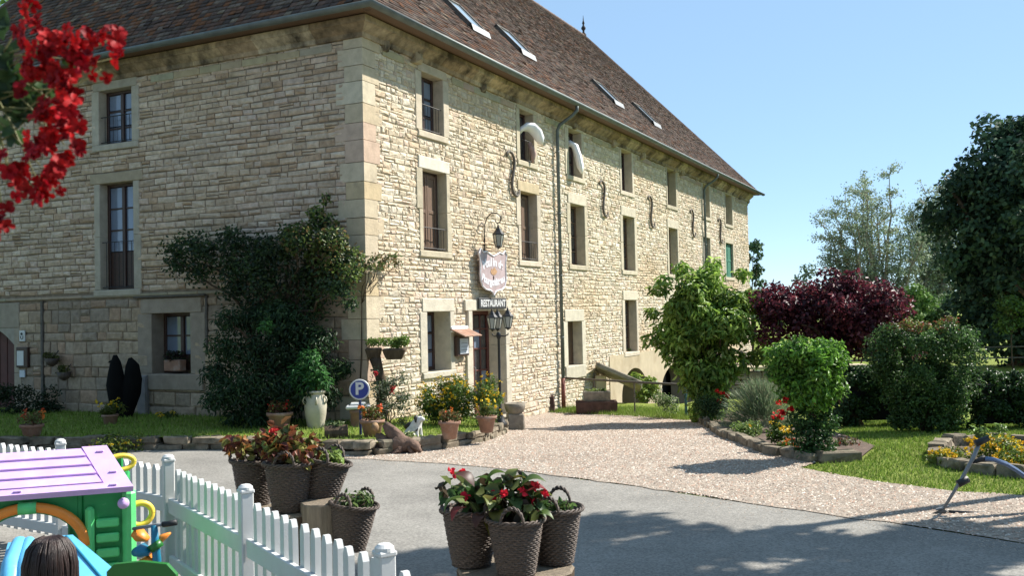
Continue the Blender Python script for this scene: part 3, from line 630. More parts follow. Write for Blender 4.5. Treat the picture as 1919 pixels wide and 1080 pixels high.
c4 = rt.color_attributes['Col']; c4.data.foreach_set('color', np.tile(np.array([.13, .10, .085, 1], np.float32), len(c4.data)))
ridge(EV[0]+Vector((.1, .1, 0)), RA); ridge(RA, RB); ridge(EV[1]+Vector((-.1, .1, 0)), RB); ridge(EV[3], RA)
m = MB().lathe([(.16, -.1), (.14, .1), (.06, .2), (.05, .3), (.11, .38), (.12, .45), (.05, .55), (.04, .62), (.07, .68), (.03, .8), (.005, 1.1)], 12, tuple(RB), (.05, .045, .05)); m.build('finial', MT['tile'], bld, smooth=True)
# skylights, standing a little proud of the slope
su = Vector((0, BW/2+E, ZR-ZE)).normalized(); sn = Vector((1, 0, 0)).cross(su)
sn = sn if sn.z > 0 else -sn
def SL(a, b, h): return Vector((a, b, ZE+(b+E)*(ZR-ZE)/(BW/2+E)))+sn*h
for a0, a1, b0, b1 in SKY:
    m = MB(); f = .07
    for (x0, x1, y0, y1) in ((a0, a0+f, b0, b1), (a1-f, a1, b0, b1), (a0, a1, b0, b0+f*.7), (a0, a1, b1-f*.7, b1)):
        m.add([SL(*q) for q in ((x0, y0, 0), (x1, y0, 0), (x1, y1, 0), (x0, y1, 0), (x0, y0, .12), (x1, y0, .12), (x1, y1, .12), (x0, y1, .12))], [(4, 5, 6, 7), (0, 1, 5, 4), (1, 2, 6, 5), (2, 3, 7, 6), (3, 0, 4, 7)])
    s = m.build('skylight', MT['iron_old'], bld)
    MB().add([SL(*q) for q in ((a0+f, b0+f*.7, .09), (a1-f, b0+f*.7, .09), (a1-f, b1-f*.7, .09), (a0+f, b1-f*.7, .09))], [(0, 1, 2, 3)]).build('pane', MT['sky_glass'], s)
    MB().add([SL(*q) for q in ((a0-.05, b0-.12, .05), (a1+.05, b0-.12, .05), (a1+.05, b0, .13), (a0-.05, b0, .13))], [(0, 1, 2, 3)]).build('flashing', MT['grey_met'], s)
# gutter: half round, open at the top
def gutter(pts):
    m = MB(); n = 9; V = []
    for p, d in pts:
        for j in range(n):
            a = math.pi*(j/(n-1)); r = .10; V.append(Vector(p)+Vector(d)*(r*math.cos(a))-Vector((0, 0, r*math.sin(a))))
        for j in range(n):
            a = math.pi*(1-j/(n-1)); r = .092; V.append(Vector(p)+Vector(d)*(r*math.cos(a))-Vector((0, 0, r*math.sin(a))))
    k = 2*n; F = [(i*k+j, i*k+(j+1) % k, (i+1)*k+(j+1) % k, (i+1)*k+j) for i in range(len(pts)-1) for j in range(k)]+[tuple(range(k)), tuple(range((len(pts)-1)*k, len(pts)*k))]
    m.add(V, F); return m
gt = E+.09; zg = ZE+.01
gutter([((BL+gt, -gt, zg), (0, -1, 0)), ((25, -gt, zg-.015), (0, -1, 0)), ((14, -gt, zg), (0, -1, 0)), ((5, -gt, zg-.01), (0, -1, 0)), ((-gt, -gt, zg), (-1, -1, 0)), ((-gt, 7, zg-.012), (-1, 0, 0)), ((-gt, BW+gt, zg), (-1, 0, 0))]).build('gutter', MT['zinc'], bld, smooth=True)
def downpipe(a, z0, split):
    d = [WR(a+.12, gt, zg-.07), WR(a+.12, gt, zg-.22), WR(a+.08, gt-.12, zg-.36), WR(a, .20, zg-.62), WR(a, .12, zg-.78), WR(a, .12, split)]
    m = MB(); m.tube(d, .05, 12)
    for z in (7.0, 5.2, 3.4, 1.6): m.tube([WR(a, .12, z-.02), WR(a, .12, z+.02)], .062, 12); m.tube([WR(a, .0, z), WR(a, .12, z)], .012, 6)
    m.build('downpipe', MT['zinc'], bld, smooth=True)
    MB().tube([WR(a, .12, z0), WR(a, .12, split)], .062, 12).build('downpipe_foot', MT['rust'], bld, smooth=True)
downpipe(9.66, -.55, .42); downpipe(26.0, -1.4, -1.2)
tag(bld.children[-1], 'grey lower end of the pipe')
# S shaped wall anchors
def anchor(a, zc, s=1.0):
    pts = []
    for i in range(9): t = math.pi*(i/8)*1.15-.45; pts.append((a-.10+.10*math.cos(t)*-1 if 0 else a-.02-.11*math.cos(math.pi-t*1.0), zc+.42+.12*math.sin(t)))
    top = [(a-.36, zc+.40), (a-.34, zc+.50), (a-.22, zc+.575), (a-.06, zc+.55), (a+.06, zc+.44), (a+.09, zc+.32), (a+.06, zc+.16)]
    bot = [(a-.06, zc-.16), (a-.09, zc-.32), (a-.05, zc-.46), (a+.07, zc-.56), (a+.22, zc-.57), (a+.34, zc-.49), (a+.36, zc-.38)]
    pl = top+[(a, zc)]+bot; n = len(pl)
    MB().tube([WR(x, .075, z) for x, z in pl], [.024+.020*math.sin(math.pi*i/(n-1)) for i in range(n)], 8).build('wall_anchor', MT['iron_old'], bld, smooth=True)
for a in (6.75, 13.5, 18.5, 24.2, 28.95): anchor(a, 6.02)
# ------------------------------------------------------------ FOLIAGE
def leafmesh(name, P, N, L, W, cols, m, droop=0, fold=.25, simple=False):
    n = len(P); up = RNG.normal(size=(n, 3)); up[:, 2] -= droop
    T = np.cross(N, np.cross(up, N)); T /= np.linalg.norm(T, axis=1, keepdims=True)+1e-9
    B = np.cross(N, T); L = (L*RNG.uniform(.6, 1.25, n))[:, None]; W = (W*RNG.uniform(.7, 1.2, n))[:, None]
    if simple:
        V = np.stack([P, P+T*L*.5+B*W*.5, P+T*L, P+T*L*.5-B*W*.5], 1); q = np.array([[0, 1, 2, 3]]); k = 4
    else:
        f = N*W*fold
        V = np.stack([P, P+T*L*.3+B*W*.5+f, P+T*L*.7+B*W*.38+f, P+T*L-N*L*.12, P+T*L*.7-B*W*.38+f, P+T*L*.3-B*W*.5+f], 1)
        q = np.array([[0, 1, 2, 3], [0, 3, 4, 5]]); k = 6
    F = (np.arange(n)[:, None, None]*k+q[None]).reshape(-1, 4)
    return mesh_np(name, V.reshape(-1, 3), F, m, np.repeat(cols, len(q), 0))
def unit(n):
    v = RNG.normal(size=(n, 3)); return v/np.linalg.norm(v, axis=1, keepdims=True)
def clumps(c, r, k, sub, inner=.55, zmin=None, flat=1.0):
    """k clump centres in an ellipsoid; each (centre, radius)"""
    out = []; r = np.array(r)
    for _ in range(k):
        d = unit(1)[0]; t = RNG.uniform(inner, 1)
        p = np.array(c)+d*r*t*(1-sub*.35)
        if zmin is not None and p[2] < zmin: p[2] = zmin+RNG.random()*.2
        out.append((p, sub*r.min()*RNG.uniform(.6, 1.2)))
    return out
GREEN = [(.07, .13, .025), (.09, .17, .03), (.05, .10, .02), (.12, .20, .04)]
def scatter(cl, n, pal, up=.35, rad=.6, jitter=.5, shell=.55, squash=.85, tone=.25):
    pal = np.array(pal); k = len(cl); w = np.array([c[1]**2 for c in cl]); idx = RNG.choice(k, n, p=w/w.sum())
    C = np.array([c[0] for c in cl])[idx]; rr = np.array([c[1] for c in cl])[idx][:, None]
    d = unit(n); t = RNG.uniform(shell, 1.08, (n, 1)); off = d*rr*t; off[:, 2] *= squash
    Nn = d*rad+RNG.normal(size=(n, 3))*jitter; Nn[:, 2] += up; Nn /= np.linalg.norm(Nn, axis=1, keepdims=True)
    kt = RNG.uniform(1-tone, 1+tone, k)[idx][:, None]
    cols = pal[RNG.integers(0, len(pal), n)]*RNG.uniform(.8, 1.2, (n, 1))*kt
    return C+off, Nn, cols
def foliage(parent, cl, n, pal, L, W, name='foliage', m='leaf', simple=False, droop=.3, kind='stuff', **kw):
    P, N, c = scatter(cl, n, pal, **kw); return tag(link(name, leafmesh(name, P, N, L, W, c, MT[m], droop, simple=simple), parent), kind=None)
def limbs(parent, base, tips, r0, r1=.012, m='bark', name='trunk', split=.4, wob=.08, trunk_top=None, seed=1, n=7):
    rnd = random.Random(seed); mb = MB(); base = Vector(base); 
    if trunk_top is not None:
        tt = Vector(trunk_top); pts = [base+(tt-base)*(i/5)+Vector((rnd.uniform(-1, 1), rnd.uniform(-1, 1), 0))*wob*.4*(i > 0) for i in range(6)]
        mb.tube(pts, [sm(r0*1.25 if i == 0 else r0, r0*.7, i/5) for i in range(6)], n+2)
        start = pts[-1]; r0 *= .62
    else: start = base
    mb2 = mb
    for t in tips:
        t = Vector(t); L = (t-start).length; pts = []
        for i in range(7):
            k = i/6; p = start+(t-start)*k; p.z += math.sin(k*math.pi)*L*.08; p += Vector((rnd.uniform(-1, 1), rnd.uniform(-1, 1), rnd.uniform(-1, 1)))*wob*(0 < i); pts.append(p)
        mb2.tube(pts, [sm(r0, r1, i/6) for i in range(7)], n)
    return mb.build(name, MT[m], parent, smooth=True)

def tree(name, loc, label, crown_c, crown_r, k, sub, n, pal, L, W, tr=.08, trunk_top=None, m='leaf', simple=False, bark='bark', cat='tree', group=None, inner=.5, extra=(), seed=1, zmin=None, tone=.25, droop=.3, wob=.08, ntips=12, squash=.85, up=.35):
    e = empty(name, loc, 0, label, cat, group); cl = clumps(crown_c, crown_r, k, sub, inner, zmin)+[(np.array(c), r) for c, r in extra]
    foliage(e, cl, n, pal, L, W, 'crown', m, simple, droop, tone=tone, squash=squash, up=up)
    limbs(e, (0, 0, -.1), [cl[i][0] for i in range(min(ntips, len(cl)))], tr, tr*.15, bark, trunk_top=trunk_top or (crown_c[0]*.5, crown_c[1]*.5, (crown_c[2]-crown_r[2])*.9), seed=seed, wob=wob)
    return e
def loc_at(px, py, z=None): p = gp(px, py, z); return p
def S(px, D): return px*D/F_PX
# walnut-like young tree before the arches
p = gp(1322, 792); D = p.y
tree('young_tree', p, 'young broad-leaved green tree standing in front of the mill arches', (.12, 0, S(195, D)), (S(84, D), S(84, D), S(92, D)), 52, .33, 14000,
     [(.22, .34, .05), (.28, .42, .08), (.17, .28, .05), (.34, .46, .12), (.12, .21, .04)], .19, .07, .06, (.03, 0, .7), extra=[((-.15, -.1, .95), .42), ((.15, 0, .75), .4), ((-.3, -.2, 1.35), .42), ((.35, -.2, 1.25), .42), ((0, -.3, 1.15), .4), ((.1, -.2, .45), .34), ((-.1, -.2, .3), .3), ((.75, -.1, 1.45), .35), ((-.7, -.1, 1.6), .3), ((-.9, 0, 1.9), .24), ((-1.3, 0, 2.05), .16), ((1.2, 0, 3.0), .28), ((1.45, 0, 2.7), .2), ((-1.05, -.2, 3.25), .2), ((-.9, 0, 3.5), .16), ((-.5, 0, 3.75), .2), ((.3, 0, 3.85), .18), ((1.0, 0, 3.6), .18), ((1.35, 0, 1.6), .24), ((1.5, 0, 2.0), .2), ((-1.2, 0, 2.7), .16)], droop=1.4, seed=2, ntips=22, tone=.3)
# ivy-like shrub under the young tree
p = gp(1240, 780)
# cup-shaped bright shrub on a stem, right
p = gp(1520, 862); D = p.y
tree('clipped_shrub', p, 'bright green glossy shrub with rounded top on a stem in the flower bed', (-.02, 0, S(172, D)), (S(82, D), S(74, D), S(56, D)), 56, .36, 10500,
     [(.15, .32, .04), (.20, .38, .06), (.11, .24, .04), (.07, .15, .03)], .09, .04, .03, (0, 0, .6), cat='shrub', extra=[((.05, -.05, 1.05), .34), ((-.2, 0, 1.1), .3), ((.28, 0, 1.12), .3), ((-.05, 0, .98), .28), ((.1, 0, .85), .2)], seed=3)
b = empty('rose_bush', p, 0, 'dark leafy rose bush with scattered red blooms, under the bright clipped shrub', 'rose bush')
foliage(b, [((0, 0, .35), .3), ((.12, -.1, .2), .24), ((-.1, .05, .6), .24), ((.25, 0, .55), .2), ((-.05, -.1, .1), .2), ((.2, 0, .75), .14)], 2600, [(.03, .08, .02), (.05, .12, .03), (.09, .18, .05)], .065, .035)
limbs(b, (0, 0, -.05), [(0, 0, .5), (.2, 0, .6), (-.1, 0, .6)], .012, .005)
def bloom(parent, c, r, col, n=14, name='flower'):
    P = np.array(c)+unit(n)*r*RNG.uniform(.1, .75, (n, 1)); N = unit(n); N[:, 2] += .5; N /= np.linalg.norm(N, axis=1, keepdims=True)
    cc = np.array(col)[None]*RNG.uniform(.7, 1.25, (n, 1)); return link(name, leafmesh(name, P, N, r*1.1, r*1.0, cc, MT['petal']), parent)
for q in ((-.4, -.1, .93), (-.32, -.15, .8), (.25, -.1, .93), (-.42, -.1, .72), (.05, -.15, .9)): bloom(b, q, .055, (.5, .01, .015))
# grey green feathery bush (rosemary-like)
p = gp(1425, 812); D = p.y
e = empty('feathery_bush', p, 0, 'grey green feathery bush beside the gravel, left of the bright clipped shrub', 'bush')
n = 5200; a = RNG.uniform(0, 6.28, n); el = RNG.uniform(.15, 1.45, n); d = np.stack([np.cos(a)*np.cos(el), np.sin(a)*np.cos(el), np.sin(el)], 1)
P = d*np.array([S(72, D), .55, S(95, D)])*RNG.uniform(.35, 1.0, (n, 1)); T = d+RNG.normal(0, .22, (n, 3)); T[:, 0] -= .25
T /= np.linalg.norm(T, axis=1, keepdims=True); B = np.cross(T, unit(n)); B /= np.linalg.norm(B, axis=1, keepdims=True)
V = np.stack([P-B*.006, P+T*.2+B*.001, P+B*.006], 1); c = np.array([(.15, .22, .12), (.20, .27, .15), (.11, .17, .08), (.22, .22, .14)])[RNG.integers(0, 4, n)]
link('foliage', mesh_np('foliage', V.reshape(-1, 3), np.arange(3*n).reshape(-1, 3), MT['leaf'], c), e)
# flowers of the right bed
def flowers(px, py, label, cat, gcol, pet, r, n, fl, h=.3, group=None, name='flowering_plant', rf=.035, z=None, zc=None):
    p = gp(px, py, z); e = empty(name, p, 0, label, cat, group)
    foliage(e, [(np.array((RNG.uniform(-r, r)*.6, RNG.uniform(-r, r)*.6, h*RNG.uniform(.35, .75))), r*.5) for _ in range(9)], n, gcol, .06, .03)
    for _ in range(fl):
        a = RNG.uniform(0, 6.28); q = RNG.random()**.5; bloom(e, (math.cos(a)*q*r, math.sin(a)*q*r-.03, h*RNG.uniform(.55, 1.1)), rf, pet[RNG.integers(0, len(pet))], 7)
    return e
YEL = [(.75, .5, .02), (.8, .6, .05), (.7, .42, .02)]; RED = [(.55, .015, .015), (.6, .03, .02)]; ORG = [(.7, .2, .04), (.6, .1, .04)]
flowers(1463, 838, 'yellow flowers low in the bed at the foot of the feathery bush', 'flowers', GREEN, YEL, .22, 500, 16, .38, rf=.05)
flowers(1475, 850, 'low orange and red flowers at the front edge of the flower bed', 'flowers', GREEN, ORG, .2, 300, 9, .2, rf=.035)
flowers(1400, 822, 'pale green ground plants edging the gravel below the feathery bush', 'plant', [(.14, .22, .05), (.1, .18, .04), (.2, .26, .08)], YEL, .35, 900, 5, .26, rf=.03)
flowers(1456, 845, 'tall dark red flower heads before the feathery bush', 'flowers', GREEN, RED, .08, 200, 7, .72, rf=.05)
flowers(1340, 800, 'red roses at the foot of the young tree by the green post', 'rose bush', [(.03, .07, .02), (.06, .11, .03)], RED, .42, 1700, 5, .75, rf=.07)
flowers(1585, 838, 'sparse reddish seedlings on the bare soil at the bed corner', 'plant', [(.10, .06, .04), (.08, .1, .03)], RED, .3, 260, 3, .1, rf=.02)
flowers(1252, 785, 'pale shrub with white-edged leaves before the larger arch', 'shrub', [(.12, .2, .05), (.3, .34, .2), (.06, .12, .03)], [(.7, .7, .6)], .4, 1000, 8, .8, rf=.04)
# light green creeper climbing at the small arch
q = C0+BU*17.3-BV*.35; e = empty('climbing_vine', (q.x, q.y, -1.3), 0, 'light yellow-green vine climbing beside the smaller mill arch', 'vine')
foliage(e, [(np.array((-.5-.12*i+.5*math.sin(i), -1.3+.12*i, .75+.17*i)), .30-.012*i) for i in range(10)], 1600, [(.22, .32, .06), (.28, .36, .08), (.14, .22, .04)], .12, .09)
# garden edge stones, right bed
def edging(nm, pts, label, cat, h, wd, courses=1, L=(.3, .55), m='kerb', seed=3, zf=gz):
    rnd = random.Random(seed); P = [Vector((a, b, 0)) for a, b in pts]; e = empty(nm, (P[0].x, P[0].y, 0), 0, label, cat); o = P[0].copy(); segs = []
    for i in range(len(P)-1): segs.append((P[i], P[i+1]))
    for c in range(courses):
        for A, B in segs:
            d = (B-A); ll = d.length; k = max(1, round(ll/rnd.uniform(*L))); an = math.atan2(d.y, d.x)
            for j in range(k):
                t = (j+.5+(.25 if c % 2 else 0)*(k > 2)*(j < k-1))/k; q = A+d*t; hh = h/courses*rnd.uniform(.82, 1.12); z = zf(q.x, q.y)+c*h/courses
                s = MB().box((q.x-o.x+rnd.uniform(-.02, .02), q.y-o.y+rnd.uniform(-.02, .02), z+hh/2-.01), (ll/k*rnd.uniform(.86, 1.0), wd*rnd.uniform(.8, 1.15), hh), an+rnd.uniform(-.06, .06), inset=.022, ry=rnd.uniform(-.04, .04))
                s.V = [(x+rnd.uniform(-.02, .02), y+rnd.uniform(-.02, .02), zz+rnd.uniform(-.016, .016)) for x, y, zz in s.V]
                s.build('stone', MT[m], e, smooth=False)
    return e
edging('stone_edging', BEDR, 'dark rough stone edging round the flower bed on the gravel side', 'stone edging', .17, .2, 1, (.35, .6))
edging('stone_border', [(-14, 19.2)]+CURB[2:], 'low two-course stone border of the lawn bed along the road', 'stone border', .25, .26, 2, (.25, .6), seed=8)
# plum tree
p = gp(1588, 800); D = 23.0; p = Vector((8.1, 23.0, gz(8.1, 23)))
tree('purple_tree', p, 'dark purple-leaved plum tree with wide crown behind the flower bed', (-.55, 0, 2.62), (1.95, 1.4, .88), 74, .44, 12500,
     [(.085, .016, .028), (.12, .026, .04), (.05, .012, .02), (.18, .05, .06)], .12, .075, .13, (-.3, 0, 1.5), extra=[((.3, -.3, 1.9), .45), ((.7, -.2, 2.1), .4), ((.5, 0, 1.75), .3), ((-1.9, -.2, 2.6), .4), ((-1.2, -.4, 1.9), .4), ((-.6, -.5, 1.75), .38), ((-.1, -.5, 1.8), .38), ((-2.1, -.3, 2.1), .35), ((1.2, -.3, 1.7), .4), ((.9, -.3, 2.6), .4)], seed=5, zmin=1.75, tone=.35, ntips=26)
# big clipped vase-shaped bush
p = Vector((gp(1755, 812).x, 18.9, gz(8.2, 18.9))); D = 18.9; e = empty('vase_shaped_bush', p, 0, 'large dark clipped bush, wide flat top narrowing to its foot, before the hedge', 'bush')
cl = []
for i in range(130):
    t = RNG.random()**.9; z = .12+t*1.88; r = sm(.50, 1.10, t**.8)*(1-.42*float(ss(t, .78, 1.08)))*.95; a = RNG.uniform(0, 6.28); q = RNG.uniform(.3, 1)**.5
    cl.append((np.array((math.cos(a)*r*q*1.1, math.sin(a)*r*q*.85, z)), .2))
foliage(e, cl, 24000, [(.05, .10, .03), (.07, .14, .04), (.11, .19, .06), (.035, .08, .02)], .065, .036, tone=.2)
foliage(e, [(np.array((RNG.uniform(-.7, .7), RNG.uniform(-.6, .6), 2.05+RNG.uniform(-.05, .1))), .12) for _ in range(22)], 1200, [(.22, .06, .04), (.12, .14, .03), (.15, .2, .05)], .06, .03, name='young_and_lit_shoots')
limbs(e, (0, 0, -.1), [(.3, 0, .9), (-.3, 0, .9), (0, .2, 1)], .07, .02)
# hedges
def hedge(x0, x1, y, h, d, n, label):
    e = empty('hedge', ((x0+x1)/2, y, gz((x0+x1)/2, y)), 0, label, 'hedge'); L = (x1-x0)/2
    m = MB().box((0, 0, h*.46), (2*L-.5, d*.35, h*.7), col=(.01, .02, .008)); m.build('dark_core', MT['dark'], e)  # near-black core box stands in for the shaded inside of the hedge
    cl = [(np.array((RNG.uniform(-L, L), RNG.choice((-1, 1, -1))*d*.36+RNG.uniform(-.05, .05), RNG.uniform(.08, h*.9))), .17) for _ in range(int(L*50))]+[(np.array((RNG.uniform(-L, L), RNG.uniform(-.4, .4)*d, h*.93)), .15) for _ in range(int(L*30))]
    foliage(e, cl, n, [(.022, .05, .014), (.035, .075, .02), (.05, .1, .03)], .075, .045)
hedge(6.9, 9.3, 21.0, 1.25, .9, 16000, 'dark clipped hedge behind the lawn, between purple tree and vase-shaped bush')
hedge(8.95, 16.5, 19.3, 1.1, .9, 34000, 'dark clipped hedge running off to the right behind the lawn')
# field fence
e = empty('field_fence', (11, 40, gz(11, 40)), 0, 'thin dark rail fence crossing the bright field behind the hedges', 'fence')
for i in range(9):
    MB().box((-8+i*3.2, 0, .45), (.1, .1, 1.3)).build('post', MT['iron_old'], e)
for z in (.55, 1.0): MB().tube([(-9, 0, z), (-3, 0, z-.03), (4, 0, z+.02), (19, 0, z)], .03, 6).build('rail', MT['iron_old'], e)
tree('sapling', (gp(1900, 700).x*1.0, 39, gz(20, 39)), 'thin young tree beside the field fence at far right', (0, 0, 2.4), (.7, .7, .9), 10, .5, 900, GREEN, .14, .09, .03, (0, 0, 1.6))
# trees beyond
def far(px, D, base, label, top_px, width_px, k, sub, n, pal, L, W, tr, name='distant_tree', inner=.5, zfrac=.45, **kw):
    x = (px-CXP)/F_PX*D; p = Vector((x, D, gz(x, D))); H = CAMZ+((540+49.6-.022*(px-960))-top_px)/F_PX*D-p.z; rz = H*(1-zfrac)/2
    return tree(name, p, label, (0, 0, H-rz), (width_px/2/F_PX*D, width_px/2/F_PX*D*.8, rz), k, sub, n, pal, L, W, tr, (0, 0, H*zfrac*.9), simple=True, m='leaf_far', inner=inner, **kw)
DK = [(.04, .08, .045), (.055, .105, .055), (.075, .135, .07), (.03, .06, .038)]
far(1905, 44, 0, 'huge dark broad-leaved tree filling the right edge of the view', 168, 320, 165, .30, 46000, DK, .28, .2, .5, zfrac=.08, inner=.25, seed=8, tone=.35, ntips=30, extra=[((-1, -1, 1.5), 1.6), ((1, -1, 1.2), 1.6), ((3, -1, 1.5), 1.8), ((0, -1.5, 4), 1.8), ((-1.5, -1, 6), 1.6), ((-1.5, 0, 3.0), 1.2), ((-2.4, 0, 5), 1.0), ((1, 0, 2.5), 1.6), ((-2.8, 0, 2.4), .8), ((-1.6, -.5, 1.6), .9)])
far(1985, 40, 0, 'dark tree cropped by the right edge of the view beside the huge one', 200, 230, 60, .35, 9000, DK, .28, .2, .4, zfrac=.1, inner=.25, seed=9)
AIR = [(.26, .32, .20), (.32, .38, .25), (.22, .28, .16), (.36, .41, .31)]
def airy(px, D, top_px, width_px, label, seed, n):
    rnd = random.Random(seed); x = (px-CXP)/F_PX*D; e = empty('airy_poplar', (x, D, gz(x, D)), 0, label, 'tree'); H = CAMZ+(590-.022*(px-960)-top_px)/F_PX*D-e.location.z
    mb = MB(); Wd = width_px/2/F_PX*D; P = []
    for i in range(17):
        f = rnd.uniform(-1, 1); tip = Vector((f*Wd, rnd.uniform(-.6, .6)*Wd, H*(1-.42*f*f)*rnd.uniform(.75, 1))); st = Vector((f*.5, 0, H*.1)); pts = []
        for j in range(9):
            k = j/8; q = st+(tip-st)*k; q.x = st.x+(tip.x-st.x)*k**.75; q += Vector((rnd.uniform(-.2, .2), rnd.uniform(-.2, .2), 0))*(j > 0); pts.append(q)
        mb.tube(pts, [sm(.16, .02, j/8) for j in range(9)], 5)
        for j in range(2, 9):
            for _ in range(5):
                d = Vector((rnd.gauss(0, 1), rnd.gauss(0, 1), abs(rnd.gauss(0, .8)))).normalized()*rnd.uniform(.5, 1.5)*(1.2-j*.06); en = pts[j]+d
                mb.tube([pts[j], pts[j]+d*.5+Vector((0, 0, .1)), en], [.03, .018, .008], 4, caps=False); P.append((np.array(en), rnd.uniform(.3, .55))); P.append((np.array(pts[j]+d*.55), .3))
    mb.tube([(0, 0, -.2), (.1, 0, H*.06), (0, 0, H*.14)], [.5, .42, .3], 9); mb.build('trunk', MT['bark_pale'], e)
    foliage(e, P, n, AIR, .15, .10, 'crown', 'leaf_far', True, tone=.3, shell=.2)
    m = MB()
    for _ in range(7):
        c = rnd.choice(P)[0]; z = H*rnd.uniform(.18, .45); m.lathe([(.02, -.35), (.3, -.2), (.38, 0), (.28, .22), (.02, .36)], 7, (c[0]*.55, c[1]*.5, z))
    cc = [(np.array(m.V[i*35:(i+1)*35]).mean(0), .42) for i in range(7)]
    foliage(e, cc, 1500, [(.03, .045, .02)], .15, .09, 'mistletoe', 'leaf_far', True)
airy(1642, 62, 326, 190, 'left one of the two tall airy pale poplars against the sky', 4, 26000)
airy(1752, 64, 318, 110, 'right one of the two tall airy pale poplars against the sky', 6, 20000)
LG = [(.10, .19, .04), (.13, .23, .05), (.07, .14, .03)]
far(1712, 52, 0, 'bright green bushy tree between the purple tree and the huge dark tree', 525, 120, 34, .42, 5500, LG, .2, .14, .12, zfrac=.05, seed=3)
far(1790, 56, 0, 'mid green tree partly behind the huge dark tree', 545, 150, 34, .42, 5000, [(.06, .12, .04), (.08, .15, .045)], .2, .14, .12, zfrac=.05, seed=4)
far(1690, 47, 0, 'light green bush low in the field behind the purple tree', 562, 80, 22, .42, 3200, LG, .2, .14, .1, zfrac=.02, seed=14)
far(1748, 49, 0, 'mid green bush low in the field left of the huge dark tree', 572, 90, 22, .42, 3400, [(.07, .14, .04), (.09, .17, .05)], .2, .14, .1, zfrac=.02, seed=15)
far(1523, 92, 0, 'small round pale tree on the skyline above the purple tree', 484, 74, 16, .5, 1800, [(.13, .19, .11), (.1, .15, .08)], .3, .22, .15, zfrac=.1, seed=5)
far(1408, 74, 0, 'tree peeking out behind the far end of the mill', 420, 60, 40, .4, 3500, [(.08, .14, .06), (.1, .17, .08)], .26, .2, .12, zfrac=.1, seed=6)
far(1640, 88, 0, 'dense grey green copse tree behind the poplars', 520, 150, 30, .45, 3000, [(.06, .10, .05), (.08, .12, .06)], .3, .22, .12, zfrac=.05, seed=7)
far(1860, 84, 0, 'grey green distant tree at the field edge, far right', 520, 260, 40, .4, 4000, [(.05, .09, .05), (.07, .11, .06)], .3, .22, .12, zfrac=.05, seed=7)
far(1455, 100, 0, 'low distant tree just right of the mill', 545, 110, 24, .45, 2200, [(.06, .11, .05), (.08, .13, .06)], .3, .22, .12, zfrac=.05, seed=11)
far(1940, 100, 0, 'distant tree on the skyline beyond the right edge', 520, 200, 24, .45, 2200, [(.06, .11, .05), (.08, .13, .06)], .3, .22, .12, zfrac=.05, seed=12)
x = -28; tree('tall_tree', (x, 50, 0), 'tall green tree whose top shows above the roof at top left', (0, 0, 16), (5.5, 5, 5.5), 50, .35, 7000, LG, .45, .3, .5, (0, 0, 10), simple=True, m='leaf_far', seed=5)
# two trees to the right of the frame, whose shadows dapple the road
for q, r, h_, sd_, lb in (((11.6, 11.6), 1.9, 7.6, 21, 'shade tree by the road beyond the right edge, farthest out'), ((8.9, 12.0), 1.7, 6.8, 22, 'lower shade tree just beyond the right edge'), ((10.1, 13.5), 1.8, 10.0, 23, 'tallest shade tree beyond the right edge')):
    tree('shade_tree', (q[0], q[1], 0), lb, (0, 0, h_), (r, r, 1.5), 24, .30, 4200, LG, .24, .16, .12, (0, 0, h_-2), seed=sd_, simple=True)
# trees added out of view, left and behind, to cut sky light
tree('sky_screen_tree', (-13.5, 12.5, 0), 'added unseen spreading tree beyond the left edge, beside the lawn bed', (0, 0, 4.6), (4.2, 4.0, 3.2), 60, .38, 12000, [(.03, .06, .02), (.05, .09, .03)], .3, .22, .25, (0, 0, 2.2), simple=True, seed=31)
tree('sky_screen_tree', (-12.5, 4.5, 0), 'added unseen dense tree beyond the left edge, beside the play corner', (0, 0, 4.8), (3.6, 3.4, 3.4), 50, .38, 9000, [(.03, .06, .02), (.05, .09, .03)], .3, .22, .25, (0, 0, 2.2), simple=True, seed=32)
for x_, y_, l_ in ((-6.5, -7, 'added unseen large tree behind the viewpoint, to the left'), (1.5, -8.5, 'added unseen large tree behind the viewpoint, in the middle'), (9, -7, 'added unseen large tree behind the viewpoint, to the right')):
    tree('sky_screen_tree', (x_, y_, 0), l_, (0, 0, 5.6), (4.4, 3.2, 4.6), 60, .38, 9000, [(.03, .06, .02), (.05, .09, .03)], .4, .3, .25, (0, 0, 2.2), simple=True, seed=int(40+x_))  # added behind the viewpoint to cut sky light on fence, baskets and wall
# ---- the dark planting on the corner
q = lambda a, o, z: np.array(tuple(C0+BU*(-o)+BV*a+Vector((0, 0, z)))) - np.array((-4.9, 20.0, 0))
e = empty('climbing_rose', (-4.9, 20.0, .1), 0, 'dark climbing shrub spread over the shaded wall beside the building corner', 'climbing plant')
cl = []
for px, py, r in ((330, 470, 38), (360, 460, 40), (400, 470, 45), (440, 460, 40), (470, 460, 40), (380, 510, 40), (430, 500, 45), (500, 480, 45), (540, 470, 45), (580, 450, 40), (600, 480, 45), (640, 490, 40), (560, 520, 50), (510, 530, 50), (610, 530, 45), (650, 540, 35), (450, 540, 45), (600, 420, 28), (630, 450, 30), (480, 500, 50), (570, 570, 45), (520, 580, 45), (465, 580, 40), (665, 510, 22), (540, 440, 30), (420, 440, 30), (660, 570, 22), (345, 500, 28), (320, 490, 22), (595, 400, 16), (598, 372, 12)):
    P0 = C0-BU*.55; d = ray(px, py); t = (P0-Vector((0, 0, CAMZ))).dot(BU)/d.dot(BU); Q = Vector((0, 0, CAMZ))+d*t; Q += -BU*random.uniform(-.35, .25); cl.append((np.array(Q)-np.array((-4.9, 20.0, .1)), r/F_PX*20*.9))
